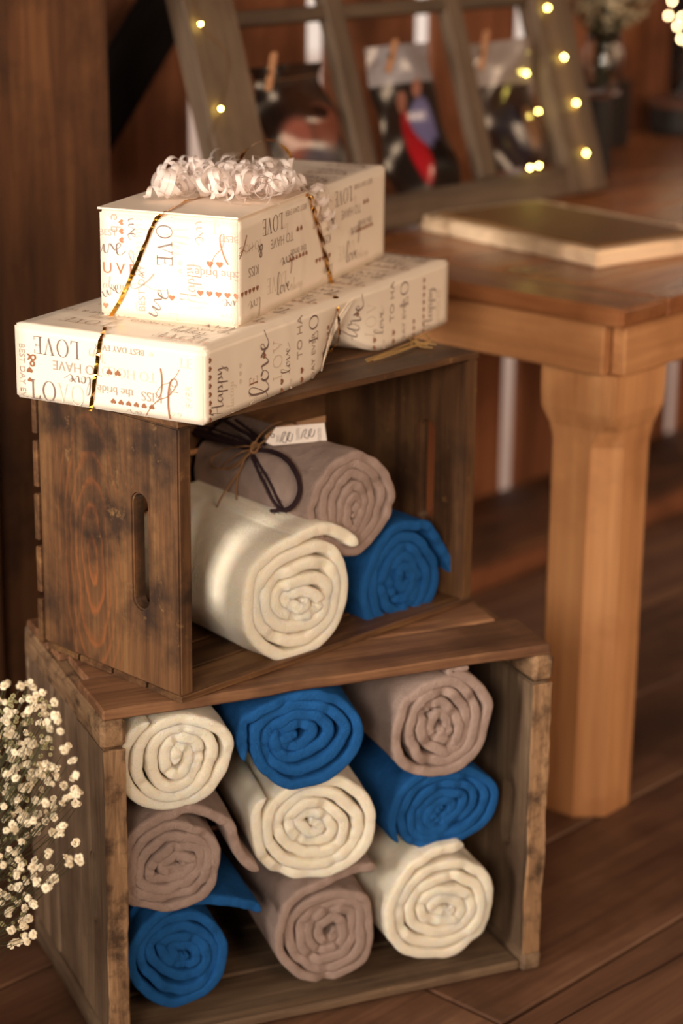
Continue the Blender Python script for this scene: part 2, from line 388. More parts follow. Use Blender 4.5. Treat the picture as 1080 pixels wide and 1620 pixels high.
def leg_me():
    # square block with ogee shoulders running into a chamfered shaft; local origin at floor, outer corner at (0,0)
    prof = [(0, .008, .034), (.10, .008, .034), (.45, .008, .034), (.560, .008, .032), (.585, .006, .020), (.60, .002, .006), (.612, -.001, .0015), (.64, -.002, .0008), (.670, -.002, .0008)]
    vs, fs = [], []; s = .120
    for z, ins, ch in prof:
        a, b = ins, s-ins; c2_ = ch*.25
        ring = [(a+ch, a), (b-c2_, a), (b, a+c2_), (b, b-c2_), (b-c2_, b), (a+c2_, b), (a, b-c2_), (a, a+ch)]
        vs += [(x, y, z) for x, y in ring]
    n = 8
    for i in range(len(prof)-1):
        for k in range(n):
            fs.append((i*n+k, i*n+(k+1) % n, (i+1)*n+(k+1) % n, (i+1)*n+k))
    fs += [tuple(range(n))[::-1], tuple(range((len(prof)-1)*n, len(prof)*n))]
    # swap so that grain (local x) runs up the leg
    vs = [(z, x, y) for x, y, z in vs]
    return mesh(vs, fs)
lm = leg_me(); first = True
for (x, y) in ((.026, .022), (TL-.16, .022), (.026, TW-.15), (TL-.16, TW-.15)):
    o = link('leg', lm, M['table'] if first else None, tb, frame((x, y, 0), (0, 0, 1), (1, 0, 0))); first = False

# ------------------------------------------------------------------ crates
def slot_panel(Lx, Wy, T, slot, bev=.002):
    """plate (grain along x) with a stadium hole; slot=(cx,cy,half_len_x,half_w_y)"""
    cx, cy, hl, hw = slot
    bm = bmesh.new(); N = 10
    inner = []
    for k in range(N+1):
        a = -math.pi/2+math.pi*k/N; inner.append((cx+hl-hw+hw*math.cos(a), cy+hw*math.sin(a)))
    for k in range(N+1):
        a = math.pi/2+math.pi*k/N; inner.append((cx-hl+hw+hw*math.cos(a), cy+hw*math.sin(a)))
    outer = [(0, 0), (Lx, 0), (Lx, Wy), (0, Wy)]
    es = []
    for loop in (outer, inner):
        vv = [bm.verts.new((x, y, 0)) for x, y in loop]
        es += [bm.edges.new((vv[i], vv[(i+1) % len(vv)])) for i in range(len(vv))]
    bmesh.ops.triangle_fill(bm, use_beauty=True, edges=es)
    # keep only faces outside the hole
    kill = []
    for f in bm.faces:
        c = f.calc_center_median()
        dx = max(abs(c.x-cx)-(hl-hw), 0)
        if dx*dx+(c.y-cy)**2 < hw*hw*.98: kill.append(f)
    bmesh.ops.delete(bm, geom=kill, context='FACES')
    r = bmesh.ops.extrude_face_region(bm, geom=bm.faces[:])
    for e in r['geom']:
        if isinstance(e, bmesh.types.BMVert): e.co.z += T
    bmesh.ops.recalc_face_normals(bm, faces=bm.faces)
    es = [e for e in bm.edges if len(e.link_faces) == 2 and e.calc_face_angle(0) > .8]
    bmesh.ops.bevel(bm, geom=es, offset=bev, segments=2, affect='EDGES', clamp_overlap=True)
    return bm_mesh(bm)

# lower crate, standing on its long side, open towards the viewer
LO = Vector((-.2615, 2.1708, 0)); LY = .4079; LW, LD, LH = .5611, .3181, .441
ML = yawm(LO, LY)
lc = empty('lower_crate', ML, 'large weathered wooden crate on the floor holding nine rolled blankets', 'crate', 'stacked wooden crates')
ET = .024; TT = .013
def lbox(name, L, Wd, T, o, ux, uy, mat, seed=0, rough=.0012, nx=8, bev=.003):
    return link(name, box_me(L, Wd, T, bev, rough=rough, nx=nx, seed=seed, ny=3 if Wd > .06 else 1), mat, lc, frame(o, ux, uy))
EH = LH-TT
for side, x0 in ((0, 0), (1, LW-ET)):
    X = x0+ET
    # three upright boards (local x up, y = depth); the hand hole is cut in the front one
    FL = Matrix.Scale(-1, 4, (0, 0, 1))
    me = slot_panel(EH-.066, .104, ET, ((EH-.066)*.47, .050, .043, .0105), bev=.002)
    link('end_board_with_handle', me, M['lower'], lc, frame((x0, 0, .030), (0, 0, 1), (0, 1, 0)) @ FL)
    for k, (ya, yb, dT) in enumerate(((.1055, .2090, .003), (.2105, LD-.002, 0))):
        link('end_board', box_me(EH-.066, yb-ya, ET-dT, .003, rough=.0012, nx=8, seed=3+side+k, ny=3), M['lower'], lc, frame((x0, ya, .030), (0, 0, 1), (0, 1, 0)) @ FL @ Matrix.Translation((0, 0, dT/2)))
    # worn facing strip on the front edge
    lbox('edge_strip', EH-.066, ET+.001, .004, (x0+ET, -.0035, .030), (0, 0, 1), (-1, 0, 0), M['lower_edge'], 11+side, rough=.0025, nx=30, bev=.001)
    for zz, hh in ((EH-.036, .036), (0, .029)):
        lbox('end_batten', LD+.004, ET+.005, hh-.001, (x0+(ET+.002 if side == 0 else ET+.004), -.005, zz), (0, 1, 0), (-1, 0, 0), M['lower_edge'] if zz else M['lower'], 13+side, rough=.0022, bev=.005, nx=16)
# top slats
yy = -.004
for k, (w, gp, xa, xb, dz) in enumerate(((.097, .007, 0, 0, 0), (.078, .009, .012, .022, -.002), (.034, .006, .004, .03, -.003), (.086, .004, .0, .03, -.001))):
    lbox('top_slat', LW-xa-xb, w, TT+dz, (xa, yy, LH-TT), (1, 0, 0), (0, 1, 0), M['lower_top'], 20+k, rough=.0022, nx=20, bev=.0022)
    yy += w+gp
# bottom slats (between the ends) and back boards
yy = .0
for k, w in enumerate((.10, .10, .105)):
    lbox('bottom_slat', LW-2*ET-.002, w, .013, (ET+.001, yy, .004), (1, 0, 0), (0, 1, 0), M['lower'], 30+k); yy += w+.005
zz = .001
for k, w in enumerate((.102, .102, .102, .100)):
    lbox('back_board', LW-.002, w, .010, (.001, LD+.014, zz), (1, 0, 0), (0, 0, 1), M['lower'], 40+k); zz += w+.006

# upper crate
UO = Vector((-.1755, 2.1889, LH)); UY = .7926; UW, UD, UH = .4856, .2456, .3241
MU = yawm(UO, UY)
uc = empty('upper_crate', MU, 'smaller dark-stained wooden crate standing on top of the larger crate', 'crate', 'stacked wooden crates')
lc['group'] = uc['group'] = 'stacked wooden crates'
UT = .019; ST = .008
def ubox(name, L, Wd, T, o, ux, uy, mat, seed=0, rough=.0006, nx=6, bev=.0012):
    return link(name, box_me(L, Wd, T, bev, rough=rough, nx=nx, seed=seed), mat, uc, frame(o, ux, uy))
PH = UH-2*ST
for side in (0, 1):
    sl = (PH*.50, .066, .067, .0125)
    me = slot_panel(PH, UD, UT, sl, bev=.0022)
    mb = frame((0 if side == 0 else UW-UT, 0, ST), (0, 0, 1), (0, 1, 0)) @ Matrix.Scale(-1, 4, (0, 0, 1))
    link('end_panel', me, M['upper_end'] if side == 0 else M['upper'], uc, mb)
for k in range(4):
    w = UD/4-.005
    ubox('bottom_slat', UW, w, ST, (0, k*UD/4, 0), (1, 0, 0), (0, 1, 0), M['upper'], k, nx=10)
for k, w in enumerate((.078, .078, .078)):
    ubox('top_slat', UW+.002, w, ST, (-.001, .0+k*.083, UH-ST), (1, 0, 0), (0, 1, 0), M['upper'], 10+k, nx=10)
for k in range(5):
    ubox('back_slat', UW+.004-.004*(k % 2), .056, ST, (-.003, UD+ST, .004+k*.0645), (1, 0, 0), (0, 0, 1), M['upper'], 20+k)

# ------------------------------------------------------------------ blanket rolls
def warp_noise(x, z, sd, fr): 
    v_ = noise.noise_vector(Vector((x*fr, z*fr, sd*5.17)))
    return v_.x, v_.y
def roll_mesh(R, L, seed, th, end_ang, chir, tail, core, warp, sq):
    rnd = random.Random(seed)
    turns = (R-th*.55-core)/th
    amax = turns*2*math.pi
    n = int(turns*84)
    pts = []
    for i in range(n+1):
        a = amax*i/n
        r = core+th*a/(2*math.pi)
        ang = math.radians(end_ang)+chir*(a-amax)
        # inner turns are squeezed flat like a folded core
        k = max(0, 1-r/(R*.75)); 
        x, z = r*math.cos(ang), r*math.sin(ang)
        ca, sa = math.cos(seed*1.7), math.sin(seed*1.7)
        p, q = x*ca+z*sa, -x*sa+z*ca
        q *= 1-.38*k; p *= 1+.20*k
        x, z = p*ca-q*sa, p*sa+q*ca
        pts.append(Vector((x, z)))
    nspir = len(pts)
    if tail:
        tp = [pts[-14], pts[-1]]+[Vector((x*R, z*R)) for x, z in tail]
        tp3 = catmull([Vector((p.x, p.y, 0)) for p in tp], 12)
        tp2 = [Vector((p.x, p.y)) for p in tp3[13:]]
        # resample
        out = [pts[-1]]
        for p in tp2:
            while (p-out[-1]).length > R*.022: out.append(out[-1]+(p-out[-1]).normalized()*R*.021)
        pts += out[1:]
    # domain warp
    W2 = []
    for p in pts:
        d = p.length
        ax, az = warp_noise(p.x, p.y, seed, 1.1/R); bx, bz = warp_noise(p.x, p.y, seed+50, 3.1/R)
        cx, cz = warp_noise(p.x, p.y, seed+90, 7.5/R)
        inn = max(0, 1-d/R)
        W2.append(Vector(((p.x+R*warp*(.55*ax+.20*(.35+inn)*bx+(.04+.09*inn)*cx))*sq[0], (p.y+R*warp*(.55*az+.20*(.35+inn)*bz+(.04+.09*inn)*cz))*sq[1])))
    pts = W2
    N = len(pts); NA = 11
    pinch = [(rnd.uniform(.22, .97)*nspir, rnd.uniform(.25, .7), rnd.uniform(1.2, 3)) for _ in range(int(turns*3.2))]
    vs, fs = [], []
    ys_in = [L*.999, L*.5, L*.2, .030, .016]
    cols = None
    for i, p in enumerate(pts):
        t = (pts[min(i+1, N-1)]-pts[max(i-1, 0)]).normalized(); nr = Vector((t.y, -t.x))*chir
        w = th*.525*(1.0+.10*noise.noise(Vector((i*.035, seed*2.2, 0)))+.06*noise.noise(Vector((i*.13, seed*2.2, 4))))
        frac = i/N
        y0 = .0045*noise.noise(Vector((i*.028, seed, 7)))+.0022*noise.noise(Vector((i*.11, seed, 9)))
        y0 += (1-min(1, p.length/R))*.006*rnd_c(seed)
        for c, dpt, wd in pinch:
            e = math.exp(-((i-c)/wd)**2); y0 += dpt*.008*e; w *= 1-.14*e*dpt
        # rounded free end
        if i > N-8:
            k = (N-1-i)/7; w *= math.sqrt(max(.02, 1-(1-k)**2))
        elif i < 5: w *= .3+.14*i
        prof = []
        outer = 1 if True else 0
        for yb in ys_in:
            wob = .0012*noise.noise(Vector((i*.05, yb*30, seed)))
            prof.append((w+wob, yb))
        for k in range(NA):
            a = math.pi*k/(NA-1)
            cc = math.cos(a); prof.append((w*cc, (1-(1-abs(cc)**3.4)**(1/3.4))*w*1.0+y0))
        prof.append((-w, .016)); prof.append((-w, .035)); prof.append((-w, L*.5))
        for o_, y_ in prof:
            # body sags and waves slightly along its length
            sw = Vector((noise.noise(Vector((y_*7, seed, 0))), noise.noise(Vector((y_*7, seed, 5)))))*.0035*min(1, y_/.05)
            q = p+nr*o_+sw
            vs.append((q.x, y_, q.y))
    m = len(ys_in)+NA+3
    for i in range(N-1):
        for k in range(m-1):
            a = i*m+k; fs.append((a, a+1, a+m+1, a+m))
    fs.append(tuple(range(m))); fs.append(tuple(range((N-1)*m, N*m))[::-1])
    me = mesh(vs, fs)
    bm = bmesh.new(); bm.from_mesh(me); bmesh.ops.recalc_face_normals(bm, faces=bm.faces); bm.to_mesh(me); bm.free()
    for p in me.polygons: p.use_smooth = True
    return me
def rnd_c(s): return math.sin(s*12.9)
FZ = {}
def roll(px, py, R, crate, inset, mat, label, seed, L=.27, th=.0125, end=60, chir=1, tail=None, core=.005, warp=.22, sq=(1, 1), dyaw=0, group='rolled fleece blankets in the crates', pitch=0, as_thing=False):
    MC, yaw = (ML, LY) if crate == 'l' else (MU, UY)
    nrm = MC.to_3x3() @ Vector((0, 1, 0)); P0 = MC @ Vector((0, inset, 0))
    c = on_plane(px+4, py, P0, nrm); R *= 1.065; th *= 1.05
    me = roll_mesh(R, L, seed, th, end, chir, tail, core, warp, sq)
    mw = Matrix.Translation(c) @ Matrix.Rotation(yaw+dyaw, 4, 'Z') @ Matrix.Rotation(pitch, 4, 'X')
    o = None
    if as_thing:
        e = empty('blanket_roll', mw, label, 'blanket', group); link('rolled_fleece', me, mat, e); o = e
    else:
        o = link('blanket_roll', me, mat); o.matrix_world = mw; tag(o, label, 'blanket', group)
    FZ[seed] = (c, mw, R)
    return o
# lower crate: three stacked columns
roll(279, 1204, .0650, 'l', .006, M['cream'], 'cream fleece roll at top left of the lower crate, beneath the top board', 1, th=.0125, end=120, chir=-1, warp=.16, sq=(1.08, .98), dyaw=-.05)
roll(470, 1174, .0660, 'l', .0, M['blue'], 'blue fleece roll in the top row, between cream and grey rolls', 2, th=.0125, end=200, chir=1, warp=.28, sq=(1.18, .91), dyaw=-.16)
roll(694, 1152, .0675, 'l', .002, M['grey'], 'taupe grey fleece roll at top right of the lower crate', 3, th=.0122, end=80, chir=1, tail=[(.2, .99), (.42, .99)], warp=.30, sq=(1.05, .97), dyaw=-.02)
roll(268, 1374, .0665, 'l', .014, M['grey'], 'taupe grey fleece roll in left column with loose flap hanging right', 4, th=.0115, end=92, chir=-1, tail=[(.35, .98), (.85, .72), (1.2, .18), (1.45, -.12), (1.56, -.22)], warp=.30, sq=(.98, .98), dyaw=-.10)
roll(497, 1311, .0735, 'l', .006, M['cream'], 'large cream fleece roll in the centre of the lower crate', 5, th=.0128, end=140, chir=-1, warp=.24, sq=(1.10, .96), dyaw=-.12)
roll(700, 1283, .0670, 'l', .018, M['blue'], 'flattened oval blue fleece roll at right, below the grey roll', 6, th=.0106, end=215, chir=1, tail=None, warp=.22, sq=(1.10, .84), dyaw=-.02)
roll(284, 1516, .0650, 'l', .022, M['blue'], 'shadowed blue fleece roll at bottom left with flap to the right', 7, th=.0118, end=108, chir=-1, tail=[(.1, .98), (.75, .98), (1.2, .80), (1.42, .62)], warp=.22, sq=(1.0, .98), dyaw=-.05)
roll(516, 1480, .0655, 'l', .016, M['grey'], 'taupe grey fleece roll in the bottom row, between blue and cream', 8, th=.0118, end=150, chir=-1, tail=[(-.5, .90), (.1, 1.04), (.6, 1.16), (.84, 1.20)], warp=.28, sq=(1.02, 1.0), dyaw=-.08)
roll(698, 1436, .0700, 'l', .006, M['cream'], 'cream fleece roll at bottom right of the lower crate', 9, th=.0128, end=135, chir=-1, tail=[(-.3, .98), (.12, 1.04), (.34, 1.04)], warp=.28, sq=(1.0, 1.0), dyaw=-.03)
# upper crate
e10 = roll(557, 800, .0690, 'u', .016, M['grey'], 'taupe grey fleece roll tied with twine, on top in the upper crate', 10, L=.215, th=.0118, end=250, chir=1, warp=.26, sq=(1.02, .98), dyaw=-.04, as_thing=True)
roll(468, 950, .0790, 'u', .006, M['cream'], 'big cream fleece roll lying left in the upper crate', 11, L=.225, th=.0140, end=92, chir=-1, tail=[(.4, .96), (.8, .80), (1.05, .64)], warp=.20, sq=(1.02, .98), dyaw=-.10)
roll(634, 920, .0690, 'u', .026, M['blue'], 'blue fleece roll at right in the upper crate with drooping flap', 12, L=.205, th=.0122, end=75, chir=-1, tail=[(.65, .8), (1.0, .25), (1.22, -.30), (1.40, -.50)], warp=.28, sq=(1.0, 1.0), dyaw=-.08)

# twine, tag and stitched flap on the top roll: traced onto the roll's own cylinder
c10, m10, R10 = FZ[10]
inv10 = m10.inverted()
def on_roll(px, py, lift=.0):
    o = inv10 @ CAM; d = inv10.to_3x3() @ ray(px, py)
    RR = R10+.001+lift
    a = d.x**2+d.z**2; b = 2*(o.x*d.x+o.z*d.z); c = o.x**2+o.z**2-RR*RR; D = b*b-4*a*c
    if D < 0: t = -b/(2*a)
    else: t = (-b-math.sqrt(D))/(2*a)
    return o+d*t
def roll_normal(p): return Vector((p.x, 0, p.z)).normalized()
def tube_on_roll(pix, r, lift, n=6): return tube(catmull([on_roll(x, y, lift) for x, y in pix], n), r, 6)
# flap: raised tongue
flap_px = [(395, 705), (425, 712), (450, 722), (466, 742), (474, 768), (470, 790), (458, 805), (443, 806), (428, 790), (415, 765), (403, 738), (392, 715)]
V, Fc = [], []
ctr = on_roll(435, 755, .006)
V.append(ctr)
loop = catmull([on_roll(x, y, .003) for x, y in flap_px], 3, closed=True)
for s in (.5, 1.0, 1.02):
    for p in loop:
        q = ctr.lerp(p, min(s, 1)); 
        nn = roll_normal(q); q = nn*(R10+(.0065 if s < 1 else (.0055 if s == 1.0 else .0005)))+Vector((0, q.y, 0)); V.append(q)
nl = len(loop)
for k in range(nl): Fc.append((0, 1+k, 1+(k+1) % nl))
for s in range(2):
    for k in range(nl):
        a, b = 1+s*nl+k, 1+s*nl+(k+1) % nl; Fc.append((a, a+nl, b+nl, b))
link('folded_corner', mesh(V, Fc), M['grey'], e10, smooth=True)
parts = []
rnd = random.Random(3)
trims = [[(405, 712), (428, 714), (450, 724), (466, 744), (474, 770), (469, 792), (455, 806), (440, 806)],
         [(398, 722), (408, 745), (420, 768), (430, 790), (440, 806), (428, 808)],
         [(400, 718), (413, 740), (427, 764), (438, 788), (446, 803)],
         [(400, 712), (375, 704), (350, 697), (325, 690), (303, 684)],
         [(404, 706), (380, 694), (352, 684), (328, 676), (300, 674)],
         [(398, 708), (372, 698), (345, 689), (318, 681), (298, 679)],
         [(410, 704), (394, 688), (376, 678), (360, 668), (345, 662)],
         [(418, 704), (402, 686), (386, 674), (372, 664)]]
for ti, tp in enumerate(trims):
    parts.append(tube_on_roll(tp, (.0030, .0020, .0018, .0030, .0018, .0024, .0026, .0018)[ti], .0066))
    q = catmull([on_roll(x, y, .0065) for x, y in tp], 10)
    for i in range(0, len(q)-1, 2):   # blanket stitches across the border
        t = (q[i+1]-q[i]).normalized(); s = t.cross(roll_normal(q[i]))*rnd.choice((-1, 1))
        a = q[i]; b = q[i]+s*rnd.uniform(.002, .0045)+t*rnd.uniform(-.001, .001)
        parts.append(tube([a, a.lerp(b, .5)+roll_normal(a)*.0006, b], .0005, 4))
v, f = merge(parts); link('stitched_border', mesh(v, f), M['trim'], e10, smooth=True)
# twine
parts = []
parts.append(tube(catmull([on_roll(x, y, l_) for x, y, l_ in ((408, 700, .009), (392, 716, .009), (378, 745, .010), (362, 768, .014))]+[inv10 @ (on_plane(x, y, m10 @ on_roll(362, 768, .016), fw)) for x, y in ((346, 795), (338, 825), (335, 858))], 6), .0011, 6))
def free(pix, r=.0011, lift=.012): return tube(catmull([on_roll(x, y, lift+.004*math.sin(i*1.7)) for i, (x, y) in enumerate(pix)], 7), r, 5)
parts.append(free([(404, 706), (385, 706), (358, 710), (338, 722), (334, 734), (345, 742), (365, 738), (385, 724), (402, 708)]))
parts.append(free([(402, 710), (380, 716), (356, 733), (350, 741), (368, 740), (390, 722), (404, 706)]))
parts.append(free([(400, 706), (410, 690), (426, 675), (445, 667), (462, 668), (470, 672)]))
parts.append(free([(396, 712), (415, 700), (440, 684), (462, 672)]))
parts.append(free([(404, 704), (396, 712), (402, 716), (410, 706), (402, 700), (396, 708)], .0018))
# band round the roll
band = []
yb = on_roll(402, 708).y
for k in range(41):
    a = 2*math.pi*k/40; band.append(Vector(((R10+.003)*math.cos(a)*1.04, yb+.002*math.sin(3*a), (R10+.003)*math.sin(a))))
parts.append(tube(band, .0012, 5))
v, f = merge(parts); link('twine_bow', mesh(v, f), M['twine'], e10, smooth=True)
# tag
def quad_part(pix, lift, name, mat, parent, th=.0006):
    p = [on_roll(x, y, lift) for x, y in pix]
    n = (p[1]-p[0]).cross(p[3]-p[0]).normalized()
    vs = p+[q-n*th for q in p]
    return link(name, mesh(vs, [(0, 1, 2, 3), (7, 6, 5, 4), (0, 4, 5, 1), (1, 5, 6, 2), (2, 6, 7, 3), (3, 7, 4, 0)]), mat, parent), p
# card: plane facing the viewer, standing on top of the roll
tp0 = on_roll(424, 702, .014)
def on_local_plane(px, py, P, n):
    o = inv10 @ CAM; d = inv10.to_3x3() @ ray(px, py); return o+d*((P-o).dot(n)/d.dot(n))
tn_ = (inv10.to_3x3() @ (Vector((.25, -.9, .55)))).normalized()
def card(pix, P, name, mat, th=.0008):
    p = [on_local_plane(x, y, P, tn_) for x, y in pix]; n = len(p)
    vs = p+[q-tn_*th for q in p]
    fs = [tuple(range(n)), tuple(range(n, 2*n))[::-1]]+[(k, k+n, (k+1) % n+n, (k+1) % n) for k in range(n)]
    return link(name, mesh(vs, fs), mat, e10)
card([(418, 690), (436, 676), (515, 657), (515, 668), (438, 690), (424, 700)], tp0-tn_*.004, 'kraft_backing_card', M['kraft'])
card([(420, 700), (436, 676), (513, 669), (517, 697), (432, 705)], tp0, 'gift_tag', M['tag'])
tagob = bpy.data.objects['gift_tag']
ink = []
def ink_line(pix, r=.0004): ink.append(tube(catmull([on_local_plane(x, y, tp0+tn_*.0006, tn_) for x, y in pix], 4), r, 4))
ink_line([(443, 700), (447, 686), (452, 684), (446, 697), (452, 700), (455, 687), (459, 684), (455, 695), (460, 698), (463, 686)], .0005)
ink_line([(476, 694), (480, 682), (485, 680), (481, 690), (487, 693), (489, 682), (493, 679), (490, 689), (495, 690), (498, 680)], .0005)
for x in (469, 472, 503, 506): ink_line([(x, 696), (x+1, 690), (x, 684), (x+1, 677)], .00025)
for x in (437, 440): ink_line([(x, 700), (x+1, 694), (x+1, 688)], .00025)
v, f = merge(ink); tag(link('tag_lettering', mesh(v, f), M['tag_ink'], tagob), kind='stuff')
v, f = tube([on_local_plane(431+3*math.cos(a*.785), 689+3*math.sin(a*.785), tp0+tn_*.0006, tn_) for a in range(9)], .0005, 4)
link('tag_eyelet', mesh(v, f), M['tag_ink'], tagob)

# ------------------------------------------------------------------ gifts
GO = Vector((-.1464, 2.1714, LH+UH)); GY = 1.0795; GW, GD, GH = .5962, .2453, .0837
SO = Vector((-.1147, 2.2739, LH+UH+GH)); SY = 1.2041; SW, SD, SH = .4635, .1682, .1181
MG, MS = yawm(GO, GY), yawm(SO, SY)
def dent(p):
    """the paper tucks inwards at the lower edge in the middle of the long side"""
    k = math.exp(-((p.x-.325)/.045)**2)*max(0, 1-p.z/(GH*.95))
    sh = math.exp(-((p.y)/.09)**2)
    d2 = math.exp(-((p.x-.285)/.02)**2)*math.exp(-(p.y/.03)**2)*max(0, 1-p.z/GH)
    return Vector((p.x, p.y+.030*k*sh+.004*math.sin(p.x*160+p.z*90)*k*sh, p.z+.038*k*sh*(1-p.z/GH)-.0*d2))
def gift_box_me(L, Dp, H, fn=None, seed=0):
    bm = bmesh.new(); bmesh.ops.create_cube(bm, size=1)
    for v in bm.verts: v.co = Vector(((v.co.x+.5)*L, (v.co.y+.5)*Dp, (v.co.z+.5)*H))
    for ax, l, n in ((0, L, 44), (1, Dp, 14), (2, H, 9)):
        for k in range(1, n):
            co = [0, 0, 0]; co[ax] = l*k/n; no = [0, 0, 0]; no[ax] = 1
            bmesh.ops.bisect_plane(bm, geom=bm.verts[:]+bm.edges[:]+bm.faces[:], plane_co=co, plane_no=no)
    es = [e for e in bm.edges if len(e.link_faces) == 2 and e.calc_face_angle(0) > .5]
    bmesh.ops.bevel(bm, geom=es, offset=.0028, segments=2, affect='EDGES')
    for v in bm.verts:
        if fn: v.co = fn(v.co)
    me = bm_mesh(bm)
    for p in me.polygons: p.use_smooth = True
    return me
gb = empty('large_gift_box', MG, 'long flat gift in cream lettered wrapping paper lying on the upper crate', 'gift', 'wrapped gifts')
gbw = link('wrapped_box', gift_box_me(GW, GD, GH, dent), M['paper'], gb)
gs = empty('small_gift_box', MS, 'taller cream lettered gift box on top, with curled ribbon bow', 'gift', 'wrapped gifts')
gsw = link('wrapped_box', gift_box_me(SW, SD, SH), M['paper'], gs)
for o in (gb, gs): del o['group']
# folded paper seam flap beside the dent
fp = [dent(Vector((x, 0, z)))+Vector((0, -.0015, 0)) for x, z in ((.262, .0), (.300, .045), (.322, .075), (.334, .078), (.318, .04), (.292, .006))]
link('paper_fold', mesh(fp+[p+Vector((0, .0012, 0)) for p in fp], [(0, 1, 2, 3, 4, 5), (11, 10, 9, 8, 7, 6)]+[(k, k+6, (k+1) % 6+6, (k+1) % 6) for k in range(6)]), M['paper'], gb)

# --- lettering
_tc = {}
def text_tris(s):
    if s in _tc: return _tc[s]
    cu = bpy.data.curves.new('t', 'FONT'); cu.body = s; cu.size = 1; cu.resolution_u = 3
    o = bpy.data.objects.new('t', cu); COL.objects.link(o)
    dg = bpy.context.evaluated_depsgraph_get(); dg.update()
    me = o.evaluated_get(dg).to_mesh(); vs = [Vector((v.co.x, v.co.y)) for v in me.vertices]; fs = [tuple(p.vertices) for p in me.polygons]
    o.evaluated_get(dg).to_mesh_clear(); bpy.data.objects.remove(o); bpy.data.curves.remove(cu)
    w = max(v.x for v in vs); _tc[s] = (vs, fs, w); return _tc[s]
def stroke(pts, wf):
    """flat pen stroke; wf(dir)->half width"""
    vs, fs = [], []; n = len(pts)
    for i, p in enumerate(pts):
        t = pts[min(i+1, n-1)]-pts[max(i-1, 0)]
        t = t.normalized() if t.length > 1e-9 else Vector((1, 0)); nr = Vector((-t.y, t.x)); w = wf(t)
        vs += [p-nr*w, p+nr*w]
        if i: fs.append((2*i-2, 2*i, 2*i+1, 2*i-1))
    return vs, fs
def c2(P, n=7, closed=False): return [Vector((p.x, p.y)) for p in catmull([Vector((x, y, 0)) for x, y in P], n, closed)]
def rectp(x0, y0, x1, y1): return [Vector((x0, y0)), Vector((x1, y0)), Vector((x1, y1)), Vector((x0, y1))], [(0, 1, 2, 3)]
def serif(ch):
    out = []
    if ch == 'L': out = [rectp(.08, 0, .17, 1), rectp(0, .96, .26, 1), rectp(0, 0, .52, .045), ([Vector((.46, .0)), Vector((.52, 0)), Vector((.55, .22)), Vector((.52, .22))], [(0, 1, 2, 3)])]; w = .6
    elif ch == 'E': out = [rectp(.08, 0, .17, 1), rectp(0, .96, .52, 1), rectp(0, 0, .54, .04), rectp(.17, .49, .42, .53), rectp(.5, .78, .53, .98), rectp(.52, .02, .55, .22), rectp(.40, .42, .43, .6)]; w = .62
    elif ch == 'V': out = [([Vector((.06, 1)), Vector((.17, 1)), Vector((.42, .12)), Vector((.36, 0))], [(0, 3, 2, 1)]), ([Vector((.36, 0)), Vector((.39, .05)), Vector((.66, 1)), Vector((.62, 1))], [(0, 1, 2, 3)]), rectp(0, .96, .26, 1), rectp(.52, .96, .76, 1)]; w = .74
    elif ch == 'O':
        n = 28; vs, fs = [], []
        for k in range(n):
            a = 2*math.pi*k/n; vs += [Vector((.4+.4*math.cos(a), .5+.52*math.sin(a))), Vector((.4+.31*math.cos(a), .5+.49*math.sin(a)))]
        fs = [(2*k, 2*((k+1) % n), 2*((k+1) % n)+1, 2*k+1) for k in range(n)]; out = [(vs, fs)]; w = .86
    else: return [], .3
    return out, w
def serif_word(s):
    L, x = [], 0
    for ch in s:
        o, w = serif(ch); L += [([v+Vector((x, 0)) for v in vs], fs) for vs, fs in o]; x += w+.1
    V, F_ = merge(L); return V, F_, x
pen = lambda t: .012+.030*max(0, -t.y*.9+t.x*.1)
